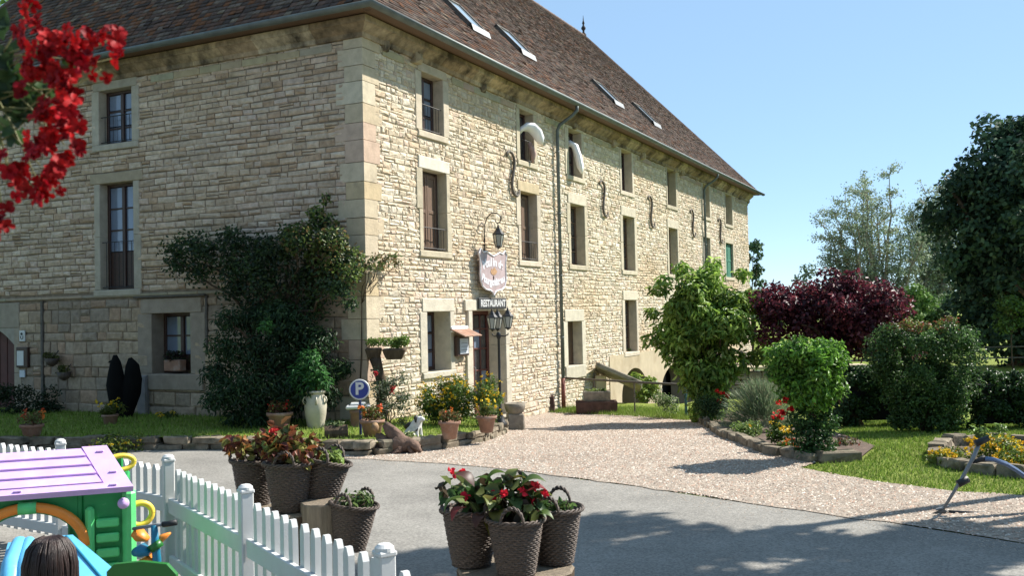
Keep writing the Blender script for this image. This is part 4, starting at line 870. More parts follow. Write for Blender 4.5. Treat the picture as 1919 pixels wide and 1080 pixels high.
foliage(e, cl, 9500, [(.035, .065, .025), (.05, .09, .03), (.07, .12, .04), (.04, .07, .04)], .085, .05, tone=.3, shell=.15, jitter=.9)
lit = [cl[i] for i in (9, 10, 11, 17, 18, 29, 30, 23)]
foliage(e, lit, 2200, [(.12, .18, .04), (.17, .22, .06), (.2, .14, .06), (.09, .14, .03)], .08, .045, name='young_and_lit_shoots', shell=.8, jitter=.9)  # sunlit brightness put into the leaf colour of clumps near the corner
limbs(e, (0, 0, -.1), [c[0] for c in cl[::3]], .07, .012, trunk_top=(.1, .1, 1.8), seed=4, wob=.12)
# sprig round the corner onto the sunny face
e = empty('climbing_rose', tuple(C0-BV*.1+BU*.1), 0, 'thin leafy rose sprays reaching round the corner onto the sunny wall', 'climbing plant')
cl = []
for px, py, r in ((700, 485, 14), (722, 488, 15), (738, 480, 10), (745, 495, 8), (690, 500, 14), (712, 500, 12)):
    d = ray(px, py); P0 = C0-BV*.25; t = (P0-Vector((0, 0, CAMZ))).dot(BV)/d.dot(BV); Q = Vector((0, 0, CAMZ))+d*t; cl.append((np.array(Q-e.location), r/F_PX*20*1.1))
foliage(e, cl, 330, [(.10, .16, .05), (.16, .2, .07), (.2, .13, .06)], .08, .04, shell=.1, jitter=.9)
limbs(e, (-.3, 0, 0), [c[0] for c in cl], .015, .006, trunk_top=(-.2, -.12, 2.6), seed=6, wob=.05)
# conifer below
e = empty('conifer_bush', (-5.2, 18.9, .15), 0, 'dense dark conifer growing against the shaded wall, with drooping fans', 'conifer')
cl = []
for px, py, r in ((430, 600, 30), (420, 650, 35), (410, 700, 35), (430, 740, 40), (470, 600, 40), (470, 660, 45), (470, 720, 45), (520, 600, 45), (520, 660, 50), (520, 720, 50), (560, 620, 45), (570, 680, 45), (560, 730, 45), (480, 765, 35), (530, 770, 35), (600, 640, 35), (610, 700, 35), (610, 740, 30), (440, 780, 25), (400, 750, 25), (640, 690, 22), (490, 790, 22)):
    D = 19.4-.35*random.random()-.5*(py > 700); Q = dp(px, py, D); cl.append((np.array(Q)-np.array((-5.2, 18.9, .15)), r/F_PX*19))
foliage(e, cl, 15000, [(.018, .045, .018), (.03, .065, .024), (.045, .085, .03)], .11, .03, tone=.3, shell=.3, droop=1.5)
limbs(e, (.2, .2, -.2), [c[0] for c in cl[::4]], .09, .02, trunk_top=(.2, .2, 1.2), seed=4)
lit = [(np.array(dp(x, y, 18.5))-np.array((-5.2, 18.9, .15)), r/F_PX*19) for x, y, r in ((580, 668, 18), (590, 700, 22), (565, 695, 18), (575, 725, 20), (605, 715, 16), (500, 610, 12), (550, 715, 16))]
foliage(e, lit, 1100, [(.05, .15, .04), (.07, .19, .05), (.035, .1, .03)], .12, .035, name='young_and_lit_shoots', droop=1.2, up=.9)  # sun patch on the conifer, put into the colour of these fans
# shrub with pale leaves and a few roses at the corner foot
p = gp(728, 800, .15); e = empty('rose_shrub', p, 0, 'loose pale-leaved rose shrub at the foot of the building corner', 'rose bush')
foliage(e, [(np.array((RNG.uniform(-.3, .34), RNG.uniform(-.2, .2), RNG.uniform(.1, .95))), .17) for _ in range(22)]+[(np.array((-.25, 0, 1.1)), .12)], 2300, [(.09, .13, .06), (.14, .18, .1), (.05, .08, .03), (.3, .32, .26)], .05, .026, shell=.1, jitter=.9)
limbs(e, (0, 0, -.1), [(.3, 0, .8), (-.25, 0, 1.0), (0, .1, .9), (.1, -.1, .6)], .014, .005)
for q in ((.12, -.2, .78), (.1, -.2, .70), (-.2, -.2, 1.05)): bloom(e, q, .05, (.55, .04, .05))
# yellow flowered bush before the door
p = gp(862, 800, .1); e = empty('yellow_flower_bush', p, 0, 'broad green bush dotted with yellow flowers below the menu box', 'flowering bush')
cl = [(np.array((RNG.uniform(-.72, .72), RNG.uniform(-.3, .3), 0)), .2) for _ in range(44)]
cl = [(np.array((c[0], c[1], RNG.uniform(.1, .72+.2*math.cos((c[0]-.15)*2)))), r) for c, r in cl]
foliage(e, cl, 8500, [(.07, .13, .02), (.1, .17, .03), (.05, .09, .02), (.13, .2, .04)], .06, .025, shell=.3)
for _ in range(270):
    c, r = cl[RNG.integers(len(cl))]; d = unit(1)[0]; d[1] = -abs(d[1]); d[2] = abs(d[2])*.8+.1; bloom(e, tuple(c+d*r*1.08), .03, YEL[RNG.integers(3)], 6)
# ------------------------------------------------------------ OBJECTS IN THE GARDEN
def wall_hit(px, py, off=0, side='R'):
    n = BV if side == 'R' else BU; P0 = C0-n*off; d = ray(px, py); t = (P0-Vector((0, 0, CAMZ))).dot(n)/d.dot(n); return Vector((0, 0, CAMZ))+d*t
POT = [(.10, 0), (.115, .01), (.165, .24), (.175, .25), (.19, .25), (.195, .30), (.175, .305), (.165, .27), (.02, .26)]
pot_me = MB().lathe(POT, 24).mesh('pot', MT['terracotta'], smooth=True)
def potted(px, py, label, k, pal, pet, fl, n=500, r=.2, h=.28, z=.15, group=None, rf=.03, name='potted_plant'):
    p = gp(px, py, z); e = empty(name, p, random.uniform(0, 6), label, 'potted plant', group)
    link('pot', pot_me, e, scale=(k, k, k))
    if name != 'x': foliage(e, [(np.array((RNG.uniform(-r, r)*.6, RNG.uniform(-r, r)*.6, .3*k+h*RNG.uniform(.1, .7))), r*.45) for _ in range(8)], n, pal, .055, .03)
    for _ in range(fl):
        a = RNG.uniform(0, 6.28); q = RNG.random()**.5; bloom(e, (math.cos(a)*q*r, math.sin(a)*q*r, .3*k+h*RNG.uniform(.4, 1.05)), rf, pet[RNG.integers(0, len(pet))], 7)
    return e
COLEUS = [(.16, .05, .03), (.22, .09, .03), (.12, .13, .03), (.2, .2, .06)]
G1 = 'terracotta pots on the lawn bed'
potted(525, 812, 'terracotta pot of red and yellow foliage, left of the pale jar', 1.3, COLEUS, RED, 5, 500, .26, .22, group=G1)
potted(698, 824, 'terracotta pot with orange-red flowers just right of the parking sign', 1.15, [(.12, .14, .03), (.16, .07, .03), (.07, .1, .02)], ORG, 5, 420, .22, .26, group=G1, rf=.05)
potted(843, 823, 'terracotta pot of orange-green plants standing before the yellow flower bush', 1.02, [(.16, .12, .04), (.12, .16, .05), (.22, .12, .05)], ORG, 4, 380, .18, .2, group=G1)
potted(912, 811, 'terracotta pot of yellow and orange flowers beside the lamp post', 1.0, [(.16, .2, .05), (.1, .15, .03)], YEL, 16, 420, .2, .3, group=G1)
potted(207, 802, 'pot of yellow flowers on the shaded lawn before the black sculpture', .9, [(.13, .16, .03), (.09, .12, .02)], YEL, 16, 420, .27, .3, group=G1)
potted(352, 775, 'lower pot of yellow flowers in shade under the low window', 1.05, [(.10, .13, .03)], YEL, 12, 300, .22, .2, z=.12, group=G1)
potted(60, 829, 'pot of pale green leaves and red-orange flowers behind the white fence', 1.1, [(.14, .18, .05), (.2, .22, .08), (.16, .08, .04)], ORG, 5, 380, .26, .25, group=G1, rf=.055, z=.12)
flowers(318, 792, 'low yellow flowers at the foot of the wall right of the buttress stone', 'flowers', [(.07, .1, .02)], YEL, .3, 260, 8, .2, z=.12)
flowers(222, 847, 'spray of small yellow flowers at the road edge behind the white fence', 'flowers', [(.12, .17, .03), (.09, .13, .02)], YEL, .5, 900, 40, .2, rf=.022, z=.0)
# flower stand in front of the low window
p = gp(378, 782, .12); e = empty('plant_stand', p, 0, 'tall terracotta stand with two tiers of yellow flowers by the low window', 'plant stand')
MB().lathe([(.2, 0), (.16, .05), (.1, .2), (.09, .6), (.16, .75), (.2, .8), (.2, .9), (.02, .88)], 18).build('stand', MT['terracotta'], e, smooth=True)
for z in (.92, 1.22):
    foliage(e, [(np.array((RNG.uniform(-.2, .2), RNG.uniform(-.15, .15), z+RNG.uniform(-.05, .12))), .12) for _ in range(7)], 420, [(.10, .13, .03), (.08, .1, .02)], .05, .028)
    for _ in range(14): bloom(e, (RNG.uniform(-.27, .27), RNG.uniform(-.25, .05), z+RNG.uniform(0, .2)), .028, YEL[0], 6)
# pot on the window sill
q = wall_hit(328, 696, -.12, 'L'); e = empty('sill_planter', q, 0, 'planter with dark leaves standing in the recessed low window', 'planter')
MB().box((0, 0, .13), (.5, .2, .25), BA+math.pi/2, inset=.015).build('box', MT['terracotta'], e)
foliage(e, [(np.array((RNG.uniform(-.2, .2)*-.898, RNG.uniform(-.2, .2)*.44, .35)), .13) for _ in range(6)], 260, [(.03, .06, .02), (.05, .03, .03)], .06, .035)
# wall baskets left of the sculpture
for px, py, lb in ((97, 672, 'upper hanging basket of dull yellow flowers by the arched door'), (120, 698, 'lower hanging basket of dull yellow flowers by the arched door')):
    q = wall_hit(px, py, .22, 'L'); e = empty('hanging_basket', q, 0, lb, 'hanging basket')
    MB().lathe([(.03, -.2), (.12, -.14), (.17, 0), (.15, .0), (.02, -.02)], 14).build('basket', MT['wicker'], e, smooth=True)
    MB().tube([(0, 0, 0), tuple((BU*.22)+Vector((0, 0, .2)))], .01, 5).build('bracket', MT['iron'], e)
    foliage(e, [(np.array((RNG.uniform(-.12, .12), RNG.uniform(-.1, .1), RNG.uniform(-.05, .1))), .09) for _ in range(6)], 320, [(.11, .12, .03), (.08, .09, .02)], .05, .03)
e = empty('leafy_bush', gp(50, 785, .1), 0, 'low dark bush beside the arched door on the shaded side', 'bush')
foliage(e, [(np.array((RNG.uniform(-.7, .7), RNG.uniform(-.2, .2), RNG.uniform(.1, .7))), .22) for _ in range(20)], 2000, [(.02, .04, .015), (.03, .05, .02)], .07, .04)
# notices by the arched door
for px, py, w_, h_, lb, m in ((42, 630, .2, .27, 'small white oval emblem plate above the notice case', 'white'), (42, 701, .19, .18, 'plain bluish notice plate below the notice case', 'paper')):
    q = wall_hit(px, py, .05, 'L'); e = empty('wall_plate', q, BA-math.pi/2, lb, 'plate')
    MB().box((0, 0, 0), (w_, .03, h_), inset=.006).build('plate', MT[m], e)
    if m == 'white':
        MB().lathe([(.001, 0), (.032, .0), (.032, .008), (.001, .008)], 14).build('emblem', MT['iron'], e, loc=(0, -.024, .05), rot=(math.pi/2, 0, 0))
        MB().tube([(-.045, -.02, .0), (-.04, -.02, -.06), (0, -.02, -.085), (.04, -.02, -.06), (.045, -.02, .0)], .008, 6).build('emblem', MT['iron'], e)
q = wall_hit(43, 670, .06, 'L'); e = empty('notice_case', q, BA-math.pi/2, 'dark wall case with a white notice beside the arched door', 'notice case')
MB().box((0, 0, 0), (.42, .08, .5), inset=.015).build('case', MT['wood_dark'], e); MB().box((-.04, -.045, -.02), (.24, .01, .36)).build('notice', MT['white'], e)
# black sculpture: two upright birds
p = gp(203, 800, .12); p = Vector((p.x, p.y+.9, .1)); e = empty('bird_sculpture', p, 0, 'black sculpture of two upright birds with their backs together on the shaded wall', 'sculpture')
s_ = p.y/F_PX
def spx(x, y): return ((x-203)*s_, 0, (782-y)*s_)
MB().tube([spx(198, 795), spx(196, 770), spx(190, 740), spx(186, 710), spx(186, 685), spx(186, 668), spx(185, 655)], [.10, .14, .20, .21, .16, .11, .04], 16, flat=.8).build('bird_body', MT['bird'], e, smooth=True)
MB().tube([spx(187, 663), spx(178, 667), spx(171, 669)], [.05, .03, .004], 8).build('beak', MT['bird'], e)
MB().tube([spx(200, 795), spx(206, 760), spx(214, 725), spx(218, 700), spx(217, 675), spx(213, 661)], [.09, .16, .22, .2, .15, .04], 16, flat=.7).build('tail', MT['bird'], e, smooth=True)
# pale jar
p = gp(592, 809, .15); e = empty('stoneware_jar', p, 0, 'tall pale glazed jar with small loop handles, planted on top', 'jar')
k = .80/.8
MB().lathe([(.13, 0), (.145, .02), (.17, .15), (.205, .35), (.215, .48), (.195, .62), (.165, .69), (.16, .72), (.19, .735), (.195, .765), (.18, .78), (.15, .77), (.14, .72), (.01, .70)], 32).build('jar_body', MT['jar'], e, smooth=True)
for a in (-.35, 2.6, 3.6, .9-2.2):
    c, s = math.cos(a), math.sin(a); MB().tube([(c*.165, s*.165, .66), (c*.225, s*.225, .655), (c*.245, s*.245, .60), (c*.215, s*.215, .54), (c*.20, s*.2, .53)], .018, 8).build('handle', MT['jar'], e, smooth=True)
foliage(e, [(np.array((RNG.uniform(-.1, .1), RNG.uniform(-.1, .1), .79)), .07) for _ in range(6)], 260, [(.15, .17, .04), (.2, .2, .06), (.1, .12, .03)], .04, .015)
tag(MB().lathe([(.01, 0), (.42, 0), (.43, .02), (.41, .04), (.01, .04)], 24).build('paving_slab', MT['rock'], None, loc=(p.x+.05, p.y, p.z-.01)), 'flat round slab under the pale jar', 'slab')
# log planter
p = gp(630, 826, .16); e = empty('log_planter', p, .2, 'short cut log planter with white-green succulents, between jar and sign', 'planter')
MB().tube([(-.2, 0, .13), (.2, 0, .13)], .14, 14).build('log', MT['bark'], e, smooth=False)
MB().tube([(.2, 0, .13), (.205, 0, .13)], .13, 14).build('cut_end', MT['logend'], e)
foliage(e, [(np.array((RNG.uniform(-.15, .12), RNG.uniform(-.04, .04), .29)), .045) for _ in range(6)], 240, [(.25, .3, .15), (.15, .22, .08)], .05, .02)
# chimney pot with a white slab
p = gp(672, 805, .15); e = empty('bird_table', p, .1, 'white slab on a terracotta chimney pot directly behind the parking sign', 'bird table')
MB().lathe([(.16, 0), (.15, .05), (.15, .30), (.17, .32), (.17, .36), (.14, .38)], 18).build('chimney_pot', MT['terracotta'], e, smooth=True)
MB().box((0, 0, .43), (.46, .34, .07), inset=.02).build('slab', MT['white'], e); MB().box((0, 0, .49), (.3, .2, .05), inset=.02).build('slab', MT['white'], e)
# P sign
p = gp(676, 822, .15); e = empty('parking_sign', p, 0, 'round blue parking sign with a white P on a dark blue post', 'sign'); D = p.y
zc = CAMZ-((730-596)/F_PX*D)-p.z
MB().tube([(0, 0, -.1), (0, 0, zc)], .024, 10).build('post', MT['post_blue'], e)
MB().lathe([(.001, -.012), (.18, -.012), (.186, 0), (.18, .012), (.001, .012)], 40).build('disc_rim', MT['white'], e, loc=(0, -.04, zc), rot=(math.pi/2, 0, 0))
MB().lathe([(.001, 0), (.158, 0), (.158, .004), (.001, .004)], 40).build('disc_face', MT['blue_paint'], e, loc=(0, -.053, zc), rot=(math.pi/2, 0, 0))
def text(s, size, m, parent, name='lettering', loc=(0, 0, 0), rot=(math.pi/2, 0, 0), ext=.004, bold=0, sx=1, align='CENTER', shear=0):
    c = bpy.data.curves.new(name, 'FONT'); c.body = s; c.size = size; c.extrude = ext; c.align_x = align; c.align_y = 'CENTER'; c.offset = bold; c.shear = shear
    o = bpy.data.objects.new('tmp', c); COL.objects.link(o); bpy.context.view_layer.update()
    me = bpy.data.meshes.new_from_object(o.evaluated_get(bpy.context.evaluated_depsgraph_get())); bpy.data.objects.remove(o); bpy.data.curves.remove(c)
    me.materials.clear(); me.materials.append(m); return link(name, me, parent, loc, rot, (sx, 1, 1))
text('P', .30, MT['white'], e, 'letter', (0.0, -.062, zc+.01), bold=.010)
# driftwood stump
p = gp(745, 850); e = empty('driftwood', (p.x, p.y-.05, p.z), 0, 'twisted brown driftwood stump leaning on the stone border', 'driftwood')
rnd = random.Random(3)
dm = MB()
dm.tube([(-.42, .05, .05), (-.25, 0, .10), (0, 0, .16), (.2, .02, .13), (.36, 0, .09)], [.05, .10, .17, .13, .08], 12)
dm.tube([(.12, 0, .12), (0, .02, .26), (-.10, .04, .38), (-.20, .08, .50)], [.14, .13, .10, .06], 12)
dm.tube([(-.1, 0, .12), (-.25, .02, .22), (-.33, .03, .34)], [.12, .09, .05], 10); dm.tube([(.1, 0, .12), (.24, -.06, .19), (.33, -.1, .12), (.4, -.1, .04)], [.12, .08, .06, .03], 9); dm.tube([(-.2, -.05, .1), (-.34, -.1, .06), (-.44, -.08, .02)], [.09, .06, .03], 9)
for k_ in range(9):
    a_ = rnd.uniform(-.4, .35); dm.tube([(a_, -.08, .16), (a_+rnd.uniform(-.1, .1), -.15, .09), (a_+rnd.uniform(-.2, .2), -.17, .02)], [.04, .035, .015], 7)
dm.V = [(x+rnd.uniform(-.022, .022), y+rnd.uniform(-.022, .022), z+rnd.uniform(-.022, .022)) for x, y, z in dm.V]
dm.build('wood', mat('driftwood', (.14, .085, .06), .9, var=.4, nscale=9, bump=.9, bscale=20), e, smooth=True)
MB().tube([(-.37, .02, .50), (-.36, -.04, .45), (-.34, -.03, .38)], [.05, .07, .03], 10).build('cut_end', MT['logend'], e, smooth=True)
flowers(765, 828, 'tuft of pale green leaves beside the dog statue', 'plant', [(.2, .28, .08), (.3, .34, .16)], YEL, .12, 260, 0, .14, z=.16)
# dog statue
def skin_body(name, V, Ed, Rad, m, parent, sub=2, root=0):
    me = bpy.data.meshes.new(name); me.from_pydata(V, Ed, []); o = bpy.data.objects.new(name, me); COL.objects.link(o)
    md = o.modifiers.new('s', 'SKIN'); sv = me.skin_vertices[0].data if me.skin_vertices else None
    if sv is None:
        import bmesh; bm = bmesh.new(); bm.from_mesh(me); bm.verts.layers.skin.verify(); bm.to_mesh(me); bm.free(); sv = me.skin_vertices[0].data
    for i, r in enumerate(Rad): sv[i].radius = (r, r) if not hasattr(r, '__len__') else r; sv[i].use_root = (i == root)
    s2 = o.modifiers.new('u', 'SUBSURF'); s2.levels = sub; s2.render_levels = sub
    bpy.context.view_layer.update(); nm = bpy.data.meshes.new_from_object(o.evaluated_get(bpy.context.evaluated_depsgraph_get()))
    bpy.data.objects.remove(o); nm.materials.clear(); nm.materials.append(m)
    nm.polygons.foreach_set('use_smooth', np.ones(len(nm.polygons), bool)); return link(name, nm, parent)
p = gp(775, 822, .16); e = empty('dog_statue', p, -.5, 'small white and black sitting dog statue among the plants', 'statue')
V = [(-.12, 0, .13), (0, 0, .18), (.10, 0, .27), (.13, 0, .35), (.20, 0, .34), (.24, 0, .32), (.11, -.06, .12), (.13, -.06, .02), (.11, .06, .12), (.13, .06, .02), (-.12, -.07, .07), (-.02, -.09, .03), (-.12, .07, .07), (-.02, .09, .03), (-.2, 0, .07), (-.27, .02, .03)]
skin_body('body', V, [(0, 1), (1, 2), (2, 3), (3, 4), (4, 5), (2, 6), (6, 7), (2, 8), (8, 9), (0, 10), (10, 11), (0, 12), (12, 13), (0, 14), (14, 15)], [.085, .085, .065, .075, .045, .03, .032, .026, .032, .026, .05, .028, .05, .028, .03, .015], MT['dogw'], e)
for s in (-1, 1):
    MB().tube([(.12, s*.05, .41), (.10, s*.085, .37), (.12, s*.095, .29)], [.02, .032, .012], 8).build('ear', MT['dogb'], e, smooth=True)
    MB().lathe([(.001, -.012), (.012, 0), (.001, .012)], 8, (.195, s*.035, .375)).build('eye', MT['dogb'], e)
MB().lathe([(.001, -.016), (.018, 0), (.001, .016)], 10, (.285, 0, .325)).build('nose', MT['dogb'], e); MB().tube([(-.15, -.03, .19), (-.05, -.02, .235), (.02, -.02, .26)], [.04, .06, .03], 10).build('black_patch', MT['dogb'], e, smooth=True)
# carved stone font
p = gp(966, 807); e = empty('stone_pedestal', p, .1, 'weathered stone basin standing on a tapering block beside the gravel', 'stone basin'); D = p.y; k = D/F_PX
dm = MB().box((0, 0, .19), (.37, .34, .38), inset=.03); dm.V = [(x*(1.08-.2*z), y*(1.08-.2*z), z) for x, y, z in dm.V]; dm.build('block', MT['rock'], e)
MB().lathe([(.14, .37), (.20, .42), (.235, .52), (.24, .60), (.21, .61), (.18, .55), (.01, .53)], 20).build('basin', MT['rock'], e, smooth=True)
# dark block near the downpipe
p = gp(1020, 773); dm = MB().box((0, 0, .24), (.52, .42, .5), .3, inset=.05); rnd = random.Random(5); dm.V = [(x+rnd.uniform(-.02, .02), y+rnd.uniform(-.02, .02), z+rnd.uniform(-.02, .02)) for x, y, z in dm.V]
e = empty('stone_block', p, 0, 'dark reddish squared stone block by the foot of the downpipe', 'stone block'); dm.build('block', MT['rock_red'], e); MB().box((.06, .05, .50), (.4, .34, .05), .35, inset=.02).build('cap', MT['rock'], e)
# troughs
p = gp(1118, 776); e = empty('stone_trough', p, -.05, 'long dark stone trough lying on the grass by the railing', 'trough')
def trough(L, W_, H_, m, par, nm):
    t = MB(); x, y = L/2, W_/2; xi, yi = x-.07, y-.07; zb = H_*.5
    V = [(-x*.96, -y*.9, 0), (x*.96, -y*.9, 0), (x*.96, y*.9, 0), (-x*.96, y*.9, 0), (-x, -y, H_*.9), (x, -y, H_*.9), (x, y, H_*.9), (-x, y, H_*.9), (-x+.02, -y+.02, H_), (x-.02, -y+.02, H_), (x-.02, y-.02, H_), (-x+.02, y-.02, H_), (-xi, -yi, H_-.01), (xi, -yi, H_-.01), (xi, yi, H_-.01), (-xi, yi, H_-.01), (-xi, -yi, zb), (xi, -yi, zb), (xi, yi, zb), (-xi, yi, zb)]
    F = [(0, 1, 2, 3), (16, 17, 18, 19)]
    for r in range(4): F += [(r*4+i, r*4+(i+1) % 4, r*4+4+(i+1) % 4, r*4+4+i) for i in range(4)]
    return t.add(V, F).build(nm, m, par)
trough(1.15, .5, .36, MT['rock_red'], e, 'basin')
e = empty('trough_planter', (p.x+.02, p.y+.03, p.z+.36), -.05, 'smaller pale stone trough with green plants, on top of the long dark trough', 'planter')
trough(.75, .38, .27, MT['rock'], e, 'basin'); foliage(e, [(np.array((RNG.uniform(-.28, .28), RNG.uniform(-.1, .1), .27)), .06) for _ in range(9)], 420, [(.15, .22, .05), (.22, .28, .09)], .06, .03)
# leaning slab
p = gp(1150, 760); e = empty('leaning_slab', (p.x+.15, p.y+1.2, -.45), 0, 'tilted grey stone slab behind the troughs, leaning towards the small arch', 'stone slab')
dm = MB().box((.15, 0, .72), (1.55, 1.0, .16), -.2, inset=.03, ry=.42, rx=-.28); dm.build('slab', MT['rock'], e); MB().box((-.42, .1, .35), (.34, .4, .85), inset=.03).build('support', MT['plaster'], e)
# railing
A = C0+BU*9.75-BV*.15; A = Vector((A.x, A.y, .42)); P1 = gp(1093, 765); P2 = gp(1183, 771); P3 = gp(1286, 783); P1 = Vector((A.x, A.y, 0)).lerp(Vector((P3.x, P3.y, 0)), .26); P2 = Vector((A.x, A.y, 0)).lerp(Vector((P3.x, P3.y, 0)), .6)
e = empty('railing', P3, 0, 'grey pipe railing from the downpipe along the edge above the mill race', 'railing'); B_ = Vector(P3); B_.z = CAMZ-(722-583)/F_PX*P3.y
Cc = Vector((8.6, 24.2, B_.z-.02)); Cd = Vector((6.0, 25.0, B_.z-.01))
o3 = Vector(P3)
MB().tube([A-o3, B_-o3], .032, 10).build('rail', MT['iron_old'], e, smooth=True); MB().tube([B_-o3, Cd-o3, Cc-o3], .032, 10).build('rail', MT['iron_old'], e, smooth=True)
for q in (P1, P2): zt = A.z+(B_.z-A.z)*((q-Vector((A.x, A.y, 0))).length/(Vector((o3.x, o3.y, 0))-Vector((A.x, A.y, 0))).length); MB().tube([(q.x-o3.x, q.y-o3.y, gz(q.x, q.y)-o3.z-.1), (q.x-o3.x, q.y-o3.y, zt-o3.z)], .02, 8).build('post', MT['iron_old'], e)
tag(MB().tube([(0, 0, -.1), (0, 0, B_.z-o3.z+.03)], .035, 8).build('post', mat('teal_post_paint', (.05, .14, .16), .6), e), 'teal painted post')
for q in (Cd, Cc): MB().tube([(q.x-o3.x, q.y-o3.y, gz(q.x, q.y)-o3.z-.1), (q.x-o3.x, q.y-o3.y, q.z-o3.z)], .02, 8).build('post', MT['iron_old'], e)
# low far wall seen under the young tree
e = empty('low_stone_wall', (8.5, 31, gz(8.5, 31)), 0, 'low stone wall with tan coping on the far bank behind the young tree', 'wall')
rnd = random.Random(4)
for r in range(3):
    for i in range(12): MB().box((-2.6+i*.44+(.2 if r % 2 else 0), 0, .15+r*.27), (.42, .4, .25), inset=.03).build('stone', MT['kerb'], e)
for i in range(7): MB().box((-2.5+i*.8, 0, .93), (.78, .6, .09), inset=.02).build('coping_stone', MT['plaster'], e)
# plant pot under the young tree
p = gp(1345, 783); e = empty('stone_bowl', p, 0, 'round grey stone bowl with low plants beside the young tree', 'planter')
MB().lathe([(.14, 0), (.22, .08), (.27, .22), (.25, .3), (.21, .28), (.01, .25)], 18).build('bowl', MT['rock'], e, smooth=True); foliage(e, [(np.array((RNG.uniform(-.13, .13), RNG.uniform(-.1, .1), .33)), .06) for _ in range(6)], 240, GREEN, .05, .03)
# lump at the hedge foot
p = gp(1590, 800); e = empty('tree_stump', (p.x, p.y, p.z-.05), 0, 'leaning brown stump at the edge of the lawn behind the clipped shrub', 'stump')
MB().tube([(.1, 0, 0), (0, 0, .4), (-.22, 0, .95), (-.4, 0, 1.35)], [.2, .13, .10, .07], 10).build('wood', MT['bark'], e, smooth=True); MB().tube([(.25, -.05, -.02), (.14, -.02, .25), (.05, 0, .5)], [.12, .1, .04], 8).build('cut_wood', MT['logend'], e, smooth=True)
# circular stone flower bed on the lawn
pts = [xy(*q) for q in ((1752, 858), (1765, 874), (1810, 884), (1870, 892), (1930, 898))]; pts2 = [xy(*q) for q in ((1752, 858), (1775, 840), (1830, 834), (1890, 836), (1935, 838))]
edging('rockery_wall', pts, 'front arc of rough stones round the yellow flower island on the lawn', 'stone edging', .16, .2, 1, (.3, .5), seed=5)
edging('rockery_wall', pts2, 'back arc of rough stones round the yellow flower island on the lawn', 'stone edging', .2, .24, 1, (.3, .5), seed=6)
sheet('flower_bed_soil', pts+pts2[1:][::-1], .03, MT['soil'], .4)
flowers(1778, 872, 'small clump of yellow flowers at the left end of the stone island', 'flowers', [(.12, .18, .03), (.16, .2, .04)], YEL, .28, 700, 34, .2, rf=.035)
flowers(1862, 870, 'large mound of yellow flowers in the middle of the stone island', 'flowers', [(.13, .19, .03), (.16, .2, .04)], YEL, .4, 1200, 60, .34, rf=.04)
flowers(1912, 884, 'yellow and orange flowers at the right end of the stone island', 'flowers', [(.13, .19, .03)], YEL+ORG[:1], .35, 900, 40, .26, rf=.04)
e = empty('leafy_sprout', gp(1858, 838), 0, 'thin light green leafy sprout behind the yellow mound', 'plant'); foliage(e, [(np.array((RNG.uniform(-.25, .3), RNG.uniform(-.1, .1), RNG.uniform(.1, .35))), .07) for _ in range(9)], 240, [(.16, .26, .06), (.2, .3, .1)], .08, .04)
# folding metal frame in the right foreground
D = 9.2
q0 = gp(1765, 968); D = q0.y; e = empty('metal_frame', q0, 0, 'slanted grey tube with black clamps joined to a curved blue-grey rail', 'metal frame')
W3 = lambda px, py, d=0: dp(px, py, D+d)-q0
MB().tube([W3(1766, 958), W3(1800, 902), W3(1822, 862), W3(1834, 835)], [.016, .018, .022, .022], 10).build('tube', MT['grey_met'], e, smooth=True)
MB().tube([W3(1795, 908), W3(1814, 898)], .042, 12).build('clamp', MT['black_pl'], e, smooth=True); MB().tube([W3(1828, 832), W3(1852, 822)], [.04, .032], 12).build('clamp', MT['black_pl'], e, smooth=True)
MB().tube([W3(1748, 966), W3(1765, 960), W3(1780, 962)], [.02, .03, .02], 8).build('foot', MT['iron_old'], e, smooth=True); MB().tube([W3(1754, 956), W3(1778, 950)], .014, 8).build('foot_pin', MT['grey_met'], e)
MB().tube([W3(1822, 868), W3(1838, 862), W3(1846, 860)], [.012, .03, .04], 10).build('joint', MT['black_pl'], e, smooth=True)
rp = [(1843, 860), (1862, 862), (1885, 870), (1905, 882), (1930, 900), (1970, 935), (2000, 975)]
MB().tube([W3(x, y) for x, y in rp], [.055]*7, 8, flat=.45).build('rail', MT['blue_met'], e)
MB().tube([W3(1778, 962), W3(1850, 966), W3(1920, 972), W3(2005, 985)], .03, 8).build('base_bar', MT['black_pl'], e, smooth=True)
# ------------------------------------------------------------ THINGS ON THE FRONT
def onwall(a, p, z): v = C0+BU*a-BV*p; return Vector((v.x, v.y, z))
FR = BA                                            # local X runs along the wall, local -Y comes out of it
# shield sign
e = empty('shield_sign', onwall(5.28, .16, 3.37), FR, 'mauve shield-shaped sign with white gothic-style lettering above the restaurant door', 'sign')
half = [(0, .40), (.18, .44), (.36, .50), (.52, .47), (.66, .56), (.75, .44), (.69, .30), (.68, .12), (.70, -.05), (.68, -.22), (.60, -.36), (.42, -.44), (.20, -.46), (.08, -.50), (0, -.58)]
poly = half+[(-x, z) for x, z in half[::-1][1:-1]]
fn = lambda a, b, t: Vector((a, -t, b))
MB().prism(poly, fn, -.02, .02).build('board', MT['sign_face'], e)
pts = [Vector((x, -.024, z)) for x, z in poly]; MB().tube(pts+[pts[0]], .020, 6).build('rim', MT['sign_let'], e)
def fan_text(word, size, zmid, curve, width, shear=.0):
    n = len(word)
    for i, ch in enumerate(word):
        if ch == ' ': continue
        t = (i+.5)/n*2-1; x = t*width/2; z = zmid+curve*(1-t*t); an = math.atan(-2*curve*t/(width/2)*-1) if 0 else math.atan2(-2*curve*t, width/2)
        text(ch, size, MT['sign_let'], e, 'letter', (x, -.022, z), (math.pi/2, -an*1.0, 0), .004, .010)
fan_text('Moulin de', .29, .15, .09, 1.04); fan_text('Bourgchâteau', .25, -.14, -.12, 1.20)
